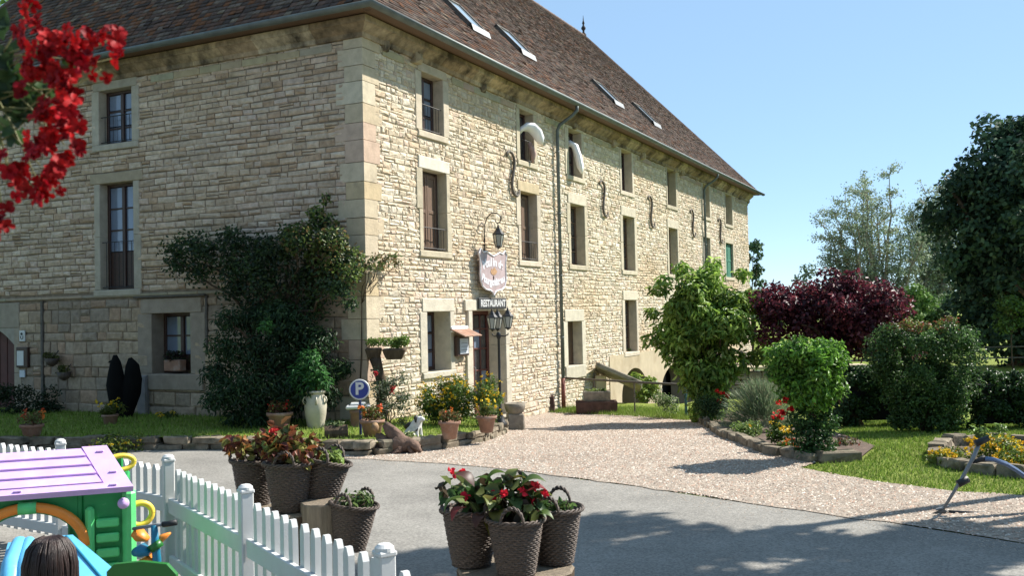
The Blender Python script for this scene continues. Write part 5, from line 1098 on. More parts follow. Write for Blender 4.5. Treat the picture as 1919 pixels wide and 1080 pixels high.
MB().prism([(-.16, -.0), (-.1, .09), (-.03, .05), (.04, .12), (.12, .07), (.2, .02), (.12, -.06), (0, -.08), (-.1, -.06)], fn, .02, .028).build('emblem', MT['sign_gold'], e)
MB().prism([(-.02, -.2), (.02, -.2), (.03, -.1), (-.03, -.1)], fn, .02, .027).build('emblem', MT['wood_dark'], e)
for x in (-.3, .3): MB().tube([(x, .02, .2), (x, .17, .2)], .015, 6).build('fixing', MT['iron'], e)
# RESTAURANT
e = empty('restaurant_sign', onwall(5.34, .10, 2.585), FR, 'black board reading RESTAURANT in white capitals over the door', 'sign')
MB().box((0, 0, 0), (1.50, .05, .27), inset=.012).build('board', MT['sign_black'], e)
text('RESTAURANT', .235, MT['white'], e, 'lettering', (0, -.030, -.002), bold=.007, sx=.93)
# lantern on scroll bracket
def lantern(par, c, s, name='lamp_head'):
    x, y, z = c
    h = MB().lathe([(.02*s, .34*s), (.05*s, .33*s), (.10*s, .24*s), (.16*s, .17*s), (.165*s, .15*s), (.15*s, .145*s)], 6, c).build('cap', MT['iron'], par)
    MB().lathe([(.145*s, .145*s), (.085*s, -.15*s)], 6, c).build('glass', MT['lampglass'], par)
    m = MB()
    for j in range(6):
        a = j*math.pi/3; m.tube([(x+.147*s*math.cos(a), y+.147*s*math.sin(a), z+.145*s), (x+.087*s*math.cos(a), y+.087*s*math.sin(a), z-.15*s)], .010*s, 5)
    m.lathe([(.09*s, -.15*s), (.095*s, -.17*s), (.05*s, -.2*s), (.015*s, -.23*s), (.001, -.24*s)], 6, c)
    m.lathe([(.02*s, .33*s), (.03*s, .37*s), (.012*s, .40*s), (.001, .46*s)], 6, c); m.build('cage', MT['iron'], par)
e = empty('wall_lantern', onwall(5.12, .0, 3.95), FR, 'black four-sided wall lantern hanging from a curled iron bracket above the shield sign', 'lantern')
br = [(0, -.03, -.05), (0, -.04, .35), (0, -.05, .6), (0, -.12, .78), (0, -.25, .88), (0, -.40, .86), (0, -.50, .76), (0, -.48, .64), (0, -.38, .62), (0, -.34, .70)]
MB().tube(br, .014, 8).build('bracket', MT['iron'], e, smooth=True); MB().box((0, -.02, .1), (.05, .03, .34), inset=.008).build('back_plate', MT['iron'], e)
MB().tube([(0, -.42, .63), (0, -.42, .56)], .008, 6).build('hanger', MT['iron'], e); lantern(e, (0, -.42, .19), .92)
# street lamp
p = gp(938, 797, .0); e = empty('street_lamp', p, 0, 'black double-headed lamp post standing before the restaurant door', 'street lamp'); s = p.y/F_PX; zt = CAMZ-p.z-(628-591)*s
MB().lathe([(.13, 0), (.13, .04), (.10, .08), (.06, .2), (.045, .28), (.06, .3), (.035, .34), (.03, .9), (.04, .92), (.03, .94), (.027, zt-.1), (.045, zt-.06), (.055, zt), (.03, zt+.05)], 14).build('post', MT['iron'], e, smooth=True)
for x, y, z in ((-.13, .0, zt+.24), (.20, -.05, zt+.26), (-.02, .2, zt+.24)):
    MB().tube([(0, 0, zt-.02), (x*.6, y*.6, zt-.04), (x, y, zt+.0), (x, y, zt+.03)], .013, 7).build('arm', MT['iron'], e, smooth=True)
    l = empty('lamp_head', (x, y, z-.0), parent=e); lantern(l, (0, 0, 0), .74)
# menu case with tiled canopy
q = wall_hit(867, 645, .12); e = empty('menu_case', q, FR, 'glazed menu case with a small tiled roof between the window and the door', 'menu case')
MB().box((0, .03, -.05), (.56, .10, .46), inset=.012).build('case', MT['wood_dark'], e); MB().box((.02, -.03, -.05), (.40, .012, .36)).build('menu_sheet', MT['paper'], e)
for z in (.02, -.06, -.14): MB().box((.02, -.038, z), (.3, .003, .012)).build('print_line', MT['grey_met'], e)
for i in range(7): MB().box((-.36+i*.12, -.10, .27), (.115, .44, .03), rx=.42, inset=.006).build('canopy_tile', MT['terracotta'], e)
MB().box((0, .08, .35), (.8, .06, .14), inset=.02).build('canopy_head', MT['dressed'], e)
c4 = e.children[-1].data.color_attributes['Col']; c4.data.foreach_set('color', np.tile(np.array([.5, .44, .34, 1], np.float32), len(c4.data)))
# raised planter by the corner
p = gp(716, 797, .15); e = empty('raised_planter', p, 0, 'two-winged brown planter on a trunk-like stand with bright green plants, at the corner', 'planter'); s = p.y/F_PX
zz = lambda y: CAMZ-p.z-(y-595)*s
MB().tube([(-.02, .1, 0), (0, .05, zz(720)), (-.06, 0, zz(690)), (-.12, 0, zz(670))], [.12, .10, .10, .12], 10).build('stand', MT['bark'], e, smooth=True)
for x0, x1, y in ((-.30, .02, 662), (.04, .50, 664)):
    m = MB().box(((x0+x1)/2, 0, zz(y)), (x1-x0, .3, .22), inset=.03); m.V = [((x0+x1)/2+(x-(x0+x1)/2)*(.72+.28*(z > zz(y))), yy*(.7+.3*(z > zz(y))), z) for x, yy, z in m.V]; m.build('trough', MT['bark'], e)
foliage(e, [(np.array((RNG.uniform(-.22, .5), RNG.uniform(-.08, .08), zz(644)+RNG.uniform(-.04, .08))), .10) for _ in range(14)], 1100, [(.14, .22, .04), (.2, .28, .07), (.1, .17, .03)], .06, .028)
# bedding hung out of the windows
def duvet(a, z, pts, rad, lb):
    e = empty('duvet', onwall(a, 0, z), FR, lb, 'duvet'); m = MB().tube(pts, rad, 18, flat=.62); rnd = random.Random(2)
    m.V = [(x+.012*math.sin(z_*30+y*20), y+.012*math.sin(z_*24+x*31), z_+.01*math.sin(x*45+y*38)) for x, y, z_ in m.V]; m.build('bedding', MT['cotton'], e, smooth=True); return e
duvet(7.75, 7.1, [(-.32, .12, .05), (-.30, -.02, .22), (-.18, -.10, .30), (-.02, -.19, .29), (.12, -.27, .17), (.23, -.31, .0), (.28, -.33, -.12)], [.05, .10, .14, .16, .16, .14, .06], 'white duvet folded over the railing of the second top-floor window')
duvet(11.0, 7.2, [(-.10, .2, .18), (-.10, .0, .26), (-.08, -.14, .16), (-.02, -.22, -.15), (.04, -.26, -.45), (.10, -.28, -.66)], [.08, .14, .17, .17, .17, .06], 'white duvet hanging straight down from the third top-floor window')
e = empty('cloth_bundle', onwall(7.9, 0, 6.6), FR, 'small dusky pink cloth bundle on the railing under the folded duvet', 'cloth')
MB().tube([(-.05, -.05, .42), (.0, -.1, .25), (.06, -.12, .1), (.02, -.12, -.12)], [.06, .08, .09, .03], 10).build('cloth', mat('dusky_cloth', (.40, .27, .24), .9, var=.3), e, smooth=True)

# ------------------------------------------------------------ FOREGROUND: fence
FH = 1.15
FP = [gp(720, 1015, FH), gp(460, 905, FH), gp(315, 850, FH), gp(113, 821, FH), gp(-120, 800, FH)]
FP[4] = FP[3]+(FP[4]-FP[3]).normalized()*3.0
ext = FP[0]+(FP[0]-FP[1]).normalized()*2.1
picket = MB(); hx, hy = .037, .019
for z0, z1, k0, k1 in ((0, .93, 1, 1), (.93, .97, 1, .35)): pass
V = [(-hx, -hy, .06), (hx, -hy, .06), (hx, hy, .06), (-hx, hy, .06), (-hx, -hy, .90), (hx, -hy, .90), (hx, hy, .90), (-hx, hy, .90), (-.014, -hy, .945), (.014, -hy, .945), (.014, hy, .945), (-.014, hy, .945)]
picket.add(V, [(0, 3, 2, 1), (8, 9, 10, 11)]+[(r*4+i, r*4+(i+1) % 4, r*4+4+(i+1) % 4, r*4+4+i) for r in range(2) for i in range(4)]); pk = picket.mesh('picket', MT['white'])
def post_mesh():
    m = MB(); m.box((0, 0, .53), (.090, .090, 1.10), inset=.008); m.box((0, 0, 1.09), (.102, .102, .03), inset=.008)
    return m.lathe([(.052, 1.10), (.050, 1.120), (.032, 1.136), (.002, 1.142)], 20, a0=math.pi/4).mesh('fence_post', MT['white'])
pm = post_mesh()
fpts = [ext]+FP
fe = empty('picket_fence', (FP[2].x, FP[2].y, 0), 0, 'white picket fence with capped posts enclosing the play corner', 'fence')
o0 = Vector((FP[2].x, FP[2].y, 0))
for i, q in enumerate(fpts): link('fence_post', pm, fe, (q.x-o0.x, q.y-o0.y, 0), (0, 0, math.atan2(FP[1].y-FP[0].y, FP[1].x-FP[0].x)))
for i in range(len(fpts)-1):
    A, B = Vector((fpts[i].x, fpts[i].y, 0))-o0, Vector((fpts[i+1].x, fpts[i+1].y, 0))-o0; d = B-A; L = d.length; an = math.atan2(d.y, d.x); n = round(L/(.17 if i < 3 else .14)); nrm = Vector((-math.sin(an), math.cos(an), 0))
    for z in (.22, .70): c = (A+B)/2; MB().box((0, 0, 0), (L-.1, .04, .13 if z > .5 else .1), inset=.006).build('rail', MT['white'], fe, loc=(c.x, c.y, z), rot=(0, 0, an))
    for j in range(1, n):
        q = A+d*(j/n)-nrm*.033; link('picket', pk, fe, (q.x, q.y, .08+random.uniform(-.004, .004)), (random.uniform(-.008, .008), 0, an+random.uniform(-.02, .02)))

# ------------------------------------------------------------ baskets
def basket_mesh(rt=.205, rb=.135, h=.40):
    nt_, nr = 126, 92; V = []; 
    th = np.arange(nt_)*2*math.pi/nt_
    for r in range(nr):
        t = r/(nr-1); rr = sm(rb, rt, t**.85); ph = (r//4) % 2
        wv = .005*np.sin(th*21+ph*math.pi)+(-.008, .002, .0045, .002)[r % 4]; R_ = rr+wv
        V.append(np.stack([R_*np.cos(th), R_*np.sin(th), np.full(nt_, t*h)+.002*np.sin(th*5+r)], 1))
    for k in range(6):                                       # inner skin
        t = 1-k/5*.25; rr = sm(rb, rt, t)-.018; V.append(np.stack([rr*np.cos(th), rr*np.sin(th), np.full(nt_, t*h)], 1))
    V = np.concatenate(V); K = nr+6; i = np.arange((K-1)*nt_); j = (i//nt_)*nt_+(i+1) % nt_; F = np.stack([i, j, j+nt_, i+nt_], 1)
    me = mesh_np('weave', V, F, MT['wicker'], smooth=True); return me
bk_me = basket_mesh()
def rim_mesh(rt=.21, h=.40):
    m = MB()
    for s in range(3):
        pts = [((rt+.006+.013*math.cos(a*9+s*2.1))*math.cos(a), (rt+.006+.013*math.cos(a*9+s*2.1))*math.sin(a), h+.008+.012*math.sin(a*9+s*2.1)) for a in [2*math.pi*i/96 for i in range(97)]]
        m.tube(pts, .009, 6, caps=False)
    return m.mesh('rim', MT['wicker'], True)
rim_me = rim_mesh(); soil_me = MB().lathe([(.001, .34), (.19, .335)], 20).mesh('soil', MT['soil'])
def handle_mesh():
    m = MB()
    for s in range(2):
        pts = []
        for i in range(25): a = math.pi*i/24; tw = a*8+s*math.pi; pts.append((.0+.01*math.cos(tw), .085*math.cos(a), .01+.115*math.sin(a)+.01*math.sin(tw)))
        m.tube(pts, .010, 6)
    return m.mesh('handle', MT['wicker'], True)
hd_me = handle_mesh()
def basket(loc, k, rz, label, pal, n, r, h, L, W, group, blooms=(), stems=6, tilt=(0, 0), nb=8, seed=0):
    e = empty('wicker_basket', loc, 0, label, 'basket', group); e.rotation_euler = (tilt[0], tilt[1], rz); e.scale = (k, k, k)
    link('weave', bk_me, e); link('rim', rim_me, e); link('soil', soil_me, e)
    MB().lathe([(.001, .004), (.15, .004)], 20).build('base', MT['wicker'], e)
    for a in (1.2, 1.2+math.pi): link('handle', hd_me, e, (.205*math.cos(a), .205*math.sin(a), .40), (0, 0, a))
    if n:
        cl = [(np.array((RNG.uniform(-r, r), RNG.uniform(-r, r), .40+h*RNG.uniform(.1, .9))), r*.5) for _ in range(10)]
        foliage(e, cl, n, pal, L, W, shell=.2, jitter=.8, up=.6); limbs(e, (0, 0, .33), [c[0] for c in cl[:stems]], .010, .004, name='stem')
    for c in blooms: bloom(e, c, .035, (.62, .02, .04), 10)
    return e
BEG = [(.035, .075, .02), (.06, .11, .03), (.05, .035, .02), (.12, .15, .05)]
GA = 'wicker baskets on the stump in the road'; GB = 'wicker baskets behind the picket fence'
def bl(px, py, D): return dp(px, py, D)
D = 6.9; zb = dp(965, 1076, D).z
q = dp(968, 1076, D); fb = basket(q, .95, .25, 'front wicker basket of the trio standing in the road, handle to the right', BEG, 130, .17, .28, .12, .085, GA, [(-.10, -.1, .62), (.14, -.08, .66), (.2, -.1, .60), (.04, -.1, .63)])
q2 = dp(884, 1062, D+.28); basket((q2.x, q2.y, zb), 1.0, 1.3, 'rear left wicker basket of the trio in the road, red begonias spilling left', BEG, 100, .15, .28, .12, .085, GA, [(-.05, .12, .68), (.1, .1, .66)])
q3 = dp(1040, 1062, D+.30); basket((q3.x, q3.y, zb), .98, .1, 'right wicker basket of the trio in the road, almost empty with a raised handle', [(.12, .2, .06), (.08, .15, .04)], 60, .1, .08, .07, .035, GA)
# big butterfly-like begonia leaves over the trio
def bigleaf(par, c, ang, L, W, col, tilt=.5, roll=0):
    n = 8; V = []; F = []
    for i in range(n+1):
        t = i/n; ww = W*math.sin(math.pi*min(1, t**.75))*(.5); z = .25*L*math.sin(t*math.pi*.9)
        for s, k in ((-1, .22), (0, 0), (1, .22)): V.append(Vector((t*L, s*ww, z+abs(s)*ww*k*1.6)))
    for i in range(n):
        for j in range(2): a = i*3+j; F.append((a, a+1, a+4, a+3))
    m = Matrix.Rotation(ang, 3, 'Z') @ Matrix.Rotation(-tilt, 3, 'Y') @ Matrix.Rotation(roll, 3, 'X')
    return MB().add([m@v+Vector(c) for v in V], F, col).build('leaf', MT['leaf'], par, smooth=True)
rnd = random.Random(14)
LC = [(.14, .13, .03), (.09, .04, .03), (.16, .19, .05), (.06, .11, .03), (.26, .05, .05), (.10, .16, .04)]
base = Vector(fb.location)
for px, py, an, L, tl in ((868, 925, 3.6, .17, -.6), (885, 905, 2.9, .16, .4), (905, 900, .3, .16, .3), (925, 905, 3.3, .15, .3), (948, 905, .2, .15, .2), (955, 900, 1.0, .15, .5), (975, 905, -.1, .17, .1), (985, 915, .3, .16, -.2), (930, 925, 4.3, .15, -.3), (905, 930, 4.9, .14, -.4), (950, 930, 5.2, .16, -.5), (990, 945, -.4, .14, -.4), (1005, 960, -.2, .12, -.3), (870, 945, 3.9, .14, -.6), (935, 950, 4.6, .15, -.6), (965, 955, 5.0, .15, -.5), (900, 960, 4.4, .14, -.5), (1000, 925, .0, .13, -.1), (915, 975, 4.7, .13, -.6)):
    Pw = dp(px, py, D+rnd.uniform(-.08, .25)); loc = fb.matrix_basis.inverted() @ Pw if 0 else Matrix.Rotation(-.25, 3, 'Z') @ (Pw-base)
    bigleaf(fb, loc, an-.25, L*1.2, L*.8, rnd.choice(LC), tl, rnd.uniform(-.5, .5))
for px, py in ((868, 922), (922, 922), (984, 918), (1000, 930)):
    Pw = dp(px, py, D+.02); bloom(fb, tuple(Matrix.Rotation(-.25, 3, 'Z') @ (Pw-base)), .035, (.6, .02, .05), 12)
def stump(loc, r, h, label, top='stumptop', side='bark', k=16):
    e = empty('tree_stump', loc, 0, label, 'stump'); rnd = random.Random(int(loc[0]*100)); m = MB(); V = []
    rr = [r*(1+rnd.uniform(-.06, .06)) for _ in range(k)]
    for z, s in ((0, 1.1), (h*.15, 1.02), (h*.6, .98), (h-.015, 1.0)): V += [(rr[j]*s*math.cos(2*math.pi*j/k), rr[j]*s*math.sin(2*math.pi*j/k), z) for j in range(k)]
    m.add(V, [(i*k+j, i*k+(j+1) % k, (i+1)*k+(j+1) % k, (i+1)*k+j) for i in range(3) for j in range(k)]); m.build('bark', MT[side], e, smooth=True)
    V = [(rr[j]*s*math.cos(2*math.pi*j/k), rr[j]*s*math.sin(2*math.pi*j/k), z) for s, z in ((1.0, h-.015), (.96, h)) for j in range(k)]
    MB().add(V, [(j, (j+1) % k, k+(j+1) % k, k+j) for j in range(k)]+[tuple(range(k, 2*k))]).build('cut_top', MT[top], e); return e
c = (Vector(q)+Vector((q2.x, q2.y, zb))+Vector((q3.x, q3.y, zb)))/3
stump((c.x, c.y+.02, 0), .42, zb-.005, 'broad dark stump carrying the three baskets in the road')
# left group
D = 8.35; q = dp(543, 957, D); zb = q.z
COL2 = [(.22, .07, .03), (.28, .13, .04), (.13, .04, .03), (.24, .23, .07), (.12, .15, .04)]
fb2 = basket(q, 1.0, .4, 'front wicker basket with coppery red foliage behind the picket fence', COL2, 420, .2, .30, .10, .062, GB)
q2 = dp(478, 948, D+.35); basket((q2.x, q2.y, zb), .95, 1.8, 'left rear wicker basket with orange-green foliage behind the picket fence', COL2[1:4], 330, .2, .28, .10, .06, GB)
q3 = dp(594, 942, D+.15); basket((q3.x, q3.y, zb), 1.0, .2, 'tilted wicker basket with light green plants to the right of the coppery ones', [(.16, .24, .05), (.22, .3, .08)], 200, .14, .08, .07, .035, GB, tilt=(0, .22))
q4 = dp(655, 1030, D-.25); basket((q4.x, q4.y, max(.0, q4.z)), .92, .0, 'lower wicker basket with a few green sprigs beside the pale stump', [(.10, .17, .05), (.14, .2, .07)], 160, .13, .09, .07, .03, GB, tilt=(0, .12))
bloom(fb2, (-.15, -.12, .70), .035, (.5, .03, .03), 10)
stump((q.x-.05, q.y+.1, 0), .36, zb-.005, 'dark stump under the coppery-leaved baskets behind the fence')
q = dp(606, 945, D-.12); stump((q.x, q.y, 0), .19, q.z+.02, 'pale weathered narrow stump leaning against the basket group', 'stumptop', 'stumptop')

# ------------------------------------------------------------ play house
D1 = gp(200, 838, 1.38); D2 = gp(250, 915, 1.14)
ex_ = Vector((D1.x, D1.y, 0)); 
ang = math.radians(20)                                      # front wall runs almost across the view
ph = empty('play_house', (D2.x-.08, D2.y+.08, 0), ang, 'plastic play house with lilac roof, green walls and an orange arch', 'play house')
def pbox(x0, x1, y0, y1, z0, z1, m, nm, ch=.012, parent=ph, **kw): return MB().box(((x0+x1)/2, (y0+y1)/2, (z0+z1)/2), (abs(x1-x0), abs(y1-y0), abs(z1-z0)), inset=ch).build(nm, MT[m], parent, **kw)
PW, PD = 1.75, .85
# front wall in pieces round the arched window
pbox(-.29, 0, -.0, .05, 0, 1.13, 'green_pl', 'wall'); pbox(-1.75, -.97, 0, .05, 0, 1.13, 'green_pl', 'wall'); 
m = MB(); n = 14; cx_, rx_, rz_ = -.63, .31, .24; V = []
for i in range(n):
    a0, a1 = math.pi*(1-i/n), math.pi*(1-(i+1)/n); P_ = [(cx_+rx_*math.cos(a), .76+rz_*math.sin(a)) for a in (a0, a1)]
    for y in (0, .05): m.quad((P_[0][0], y, P_[0][1]), (P_[1][0], y, P_[1][1]), (P_[1][0], y, 1.13), (P_[0][0], y, 1.13))
    m.quad((P_[0][0], 0, P_[0][1]), (P_[1][0], 0, P_[1][1]), (P_[1][0], .05, P_[1][1]), (P_[0][0], .05, P_[0][1]))
m.build('wall_arch', MT['green_pl'], ph)
pbox(-.97, -.29, 0, .05, 0, .45, 'green_pl', 'wall')
pbox(-.32, -.29, 0, .05, .45, 1.13, 'green_pl', 'wall', .004); pbox(-.97, -.94, 0, .05, .45, 1.13, 'green_pl', 'wall', .004)
m = MB(); pts = [(cx_+.36*math.cos(math.pi*(1-i/20)), -.045, .76+.29*math.sin(math.pi*(1-i/20))) for i in range(21)]; m.tube(pts, .035, 14).build('arch_tube', MT['orange'], ph, smooth=True)
m = MB(); m.tube([pts[9], pts[11]], .043, 12).build('arch_clip', MT['green_lt'], ph, smooth=True)
pbox(-.27, -.21, -.06, 0, 0, 1.02, 'green_lt', 'corner_post', .02); pbox(-.03, .06, -.05, .09, 0, 1.12, 'green_lt', 'corner_post', .03); pbox(-1.05, -.98, -.06, 0, 0, .98, 'green_lt', 'corner_post', .02)
for i in range(7): z = .93-i*.105; pbox(-.20, -.05, -.05, -.005, z-.062, z, 'green_lt', 'shutter_slat', .01)
for i in range(7): z = .93-i*.105; pbox(-1.25, -1.06, -.05, -.005, z-.062, z, 'green_lt', 'shutter_slat', .01)
for x, z in ((-.02, 1.03), (-.02, .50)): MB().lathe([(.001, -.03), (.035, -.022), (.04, 0), (.035, .022), (.001, .03)], 14).build('bolt_cap', MT['lilac'], ph, loc=(x, -.06, z), rot=(math.pi/2, 0, 0), smooth=True)
pbox(-.05, 0, .05, PD, 0, 1.13, 'green_pl', 'side_wall')
pbox(-.45, -.05, PD-.05, PD, 0, 1.25, 'green_pl', 'back_wall'); pbox(-1.75, -1.2, PD-.05, PD, 0, 1.25, 'green_pl', 'back_wall')
# lilac roof: four overlapping board courses and a border
rv = Vector((D1.x, D1.y, 1.38))-Vector((D2.x, D2.y, 1.14)); rvl = Matrix.Rotation(-ang, 3, 'Z') @ rv; 
o_ = Vector((.08, -.08, 1.14)); o_ = Matrix.Rotation(-ang, 3, 'Z') @ (Vector((D2.x, D2.y, 1.14))-Vector(ph.location))
X_ = Vector((-1, 0, 0)); nv = X_.cross(rvl).normalized(); nv = nv if nv.z > 0 else -nv
def RP(x, t, h): return o_+X_*x+rvl*t+nv*h
def rboard(x0, x1, t0, t1, h0, h1, th, nm):
    V = [RP(x0, t0, h0-th), RP(x1, t0, h0-th), RP(x1, t1, h1-th), RP(x0, t1, h1-th), RP(x0, t0, h0), RP(x1, t0, h0), RP(x1, t1, h1), RP(x0, t1, h1)]
    MB().add(V, [(0, 1, 2, 3), (4, 5, 6, 7)]+[(i, (i+1) % 4, (i+1) % 4+4, i+4) for i in range(4)]).build(nm, MT['lilac'], ph)
rboard(0, 1.9, 0, 1, 0, 0, .03, 'roof')
rboard(0, .17, 0, 1.0, .014, .014, .014, 'roof_border'); rboard(.17, 1.9, .0, .12, .014, .014, .014, 'roof_border')
for i in range(4): rboard(.18, 1.9, .13+i*.213, .13+(i+1)*.213, .022, .006, .022, 'roof_board')
for x, t in ((.07, .35), (.07, .85), (.12, .06), (.72, .06), (1.35, .06)): MB().box(tuple(RP(x, t, .018)), (.05, .03, .014), inset=.004).build('roof_stud', MT['lilac'], ph)
rv2 = Vector((rvl.x, rvl.y, 0))
V = [RP(0, 1, 0), RP(1.9, 1, 0), RP(1.9, 1, 0)+Vector((0, .55, -.24)), RP(0, 1, 0)+Vector((0, .55, -.24))]; MB().add([tuple(v) for v in V]+[tuple(v-Vector((0, 0, .03))) for v in V], [(0, 1, 2, 3), (4, 5, 6, 7)]+[(i, (i+1) % 4, (i+1) % 4+4, i+4) for i in range(4)]).build('rear_roof', MT['lilac'], ph)
# yellow rings fixed to the side wall
def ring(c, rx, rz, r, nm, par, rot=0):
    pts = [(c[0]+rx*math.cos(a)*math.cos(rot), c[1]+rx*math.cos(a)*math.sin(rot), c[2]+rz*math.sin(a)) for a in [2*math.pi*i/28 for i in range(29)]]; MB().tube(pts, r, 10, caps=False).build(nm, MT['yellow'], par, smooth=True)
inv = ph.matrix_basis if 0 else Matrix.Rotation(-ang, 3, 'Z')
def PLc(px, py, D): return inv @ (dp(px, py, D)-Vector(ph.location))
c = PLc(262, 964, 6.95); ring(c, .085, .078, .022, 'yellow_ring', ph, .25)
c = PLc(226, 868, 7.5); ring(c, .10, .055, .020, 'yellow_ring', ph, .3)
# tricycle half hidden behind the house
q0 = dp(290, 1060, 6.6); q0.z = 0; e = empty('tricycle', q0, 0, 'child tricycle with grey handlebar, orange wings and blue seat beside the play house', 'tricycle')
T = lambda px, py, d=0: dp(px, py, 6.6+d)-q0
MB().tube([T(250, 992, .1), T(275, 988), T(292, 985), T(310, 984)], .012, 8).build('handlebar', MT['grey_met'], e, smooth=True); MB().tube([T(305, 984), T(331, 980)], .020, 10).build('grip', MT['black_pl'], e, smooth=True)
MB().tube([T(289, 985), T(291, 1020), T(294, 1050), T(296, 1085)], [.022, .028, .03, .02], 10).build('steering_stem', MT['teal'], e, smooth=True); MB().tube([T(288, 1018), T(296, 1030)], [.05, .045], 10).build('stem_collar', MT['green_dk'], e, smooth=True)
MB().tube([T(250, 1000, .1), T(262, 1004, .1), T(278, 1012, .1)], [.04, .075, .03], 10, flat=.6).build('wing', MT['orange'], e, smooth=True); MB().tube([T(296, 1020, .05), T(305, 1008, .05), T(319, 1000, .05)], [.03, .05, .015], 10, flat=.5).build('wing', MT['orange'], e, smooth=True)
MB().tube([T(252, 1036), T(266, 1032), T(282, 1036)], [.05, .085, .04], 12, flat=.55).build('seat', MT['teal'], e, smooth=True); MB().tube([T(262, 1055, .05), T(282, 1050, .05), T(298, 1054, .05)], [.03, .07, .04], 12, flat=.6).build('footboard', MT['orange'], e, smooth=True)
for px, d in ((296, 0), (262, .35), (262, .0)):
    c = T(px, 1090, d); c.z = .12; w_ = MB(); w_.lathe([(.03, -.03), (.11, -.03), (.12, -.015), (.12, .015), (.11, .03), (.03, .03)], 20).build('wheel', MT['black_pl'], e, loc=c, rot=(0, math.pi/2, 0), smooth=True)
# light blue slide before the house
q0 = dp(95, 1100, 5.5); q0.z = 0; e = empty('toy_slide', q0, 0, 'light blue grooved plastic slide and hood in front of the play house', 'slide')
T = lambda px, py, d=0: dp(px, py, 5.5+d)-q0
def slab(pts, th, nm, m='blue_pl'):
    n = len(pts); nrm = (pts[1]-pts[0]).cross(pts[2]-pts[1]).normalized(); nrm = nrm if nrm.z > 0 else -nrm
    return MB().add([tuple(p) for p in pts]+[tuple(p-nrm*th) for p in pts], [tuple(range(n)), tuple(range(n, 2*n))]+[(i, (i+1) % n, (i+1) % n+n, i+n) for i in range(n)]).build(nm, MT[m], e)
slab([T(100, 1006, .25), T(136, 1003, .25), T(212, 1066, -.1), T(235, 1150, -.5), T(120, 1150, -.5)], .03, 'slide_bed')
slab([T(100, 1006, .25), T(15, 1018, .25), T(-20, 1150, -.4), T(118, 1150, -.5)], .03, 'slide_side')
for a, b in (((112, 1012, .22), (168, 1150, -.49)), ((124, 1010, .22), (200, 1100, -.25))):
    MB().tube([T(*a)+Vector((0, 0, .012)), T(*b)+Vector((0, 0, .012))], .008, 6).build('groove_rib', MT['teal'], e)
MB().tube([T(38, 1018, .2), T(22, 1060, .0), T(14, 1140, -.3)], [.045, .055, .06], 12).build('side_roll', MT['blue_pl'], e, smooth=True); MB().tube([T(55, 1014, .2), T(48, 1060, .0), T(44, 1140, -.3)], [.03, .05, .06], 12).build('side_roll', MT['blue_pl'], e, smooth=True)
for x, y in ((-.25, .25), (.25, .25)): MB().tube([(x, y, 0), (x, y, .75)], .04, 10).build('leg', MT['blue_pl'], e)
# dark green chair back
q0 = dp(265, 1100, 4.6); q0.z = 0; e = empty('garden_chair', q0, 0, 'dark green plastic chair back at the bottom edge, left of the fence', 'chair')
T = lambda px, py, d=0: dp(px, py, 4.6+d)-q0
zc = T(262, 1060).z
pl = [(-.155, zc-.5), (-.165, zc-.03), (-.13, zc+.005), (0, zc+.015), (.12, zc+.0), (.165, zc-.05), (.155, zc-.5)]
MB().prism(pl, lambda a, b, t: Vector((a, t, b)), 0, .03).build('backrest', MT['green_dk'], e); MB().box((0, -.2, zc-.5), (.34, .42, .03), inset=.01).build('seat', MT['green_dk'], e)
for x in (-.15, .15):
    for y in (-.38, 0.0): MB().tube([(x, y, 0), (x, y, zc-.5)], .018, 8).build('leg', MT['green_dk'], e)
# child seen from behind
q0 = dp(96, 1040, 4.7); HT = dp(96, 1006, 4.7).z; e = empty('person', (q0.x, q0.y, 0), .1, 'child with long dark brown hair seen from behind before the blue slide', 'person')
hz = HT-.12
V = [(0, 0, .62), (0, 0, .76), (0, .01, .90), (0, .01, hz-.17), (0, .01, hz-.09), (0, .015, hz+.0), (0, .02, hz+.06), (-.11, .01, hz-.20), (-.15, .02, hz-.36), (-.15, .10, hz-.50), (-.15, .13, hz-.55), (.11, .01, hz-.20), (.15, .02, hz-.36), (.15, .10, hz-.50), (.15, .13, hz-.55), (-.07, 0, .52), (-.08, .01, .30), (-.08, 0, .07), (-.08, .10, .03), (.07, 0, .52), (.08, .01, .30), (.08, 0, .07), (.08, .10, .03)]
Ed = [(0, 1), (1, 2), (2, 3), (3, 4), (4, 5), (5, 6), (3, 7), (7, 8), (8, 9), (9, 10), (3, 11), (11, 12), (12, 13), (13, 14), (0, 15), (15, 16), (16, 17), (17, 18), (0, 19), (19, 20), (20, 21), (21, 22)]
Rd = [.095, .09, .10, .075, .04, .085, .075, .045, .036, .028, .024, .045, .036, .028, .024, .07, .05, .035, .03, .07, .05, .035, .03]
skin_body('body', V, Ed, Rd, MT['skin'], e)
def shell(name, rings, m, n=28, ph_=0):
    mb = MB(); V = []
    for cz, rx, ry, cy in rings:
        for j in range(n):
            a = 2*math.pi*j/n; w_ = 1+.012*math.sin(a*7+cz*26)+.006*math.sin(a*17-cz*40); V.append((rx*w_*math.cos(a), cy+ry*w_*math.sin(a), cz))
    k = len(rings); mb.add(V, [(i*n+j, i*n+(j+1) % n, (i+1)*n+(j+1) % n, (i+1)*n+j) for i in range(k-1) for j in range(n)]+[tuple(range((k-1)*n, k*n))]); return mb.build(name, m, e, smooth=True)
shell('hair', [(hz-.22, .125, .045, -.07), (hz-.14, .128, .07, -.05), (hz-.06, .126, .105, -.015), (hz+.0, .118, .118, .0), (hz+.05, .105, .11, .01), (hz+.09, .08, .085, .01), (hz+.112, .045, .05, .01), (hz+.12, .012, .015, .01)], MT['hair'])
for j in range(26):
    a = math.pi*(1.02+.96*j/25); r0_ = .125; MB
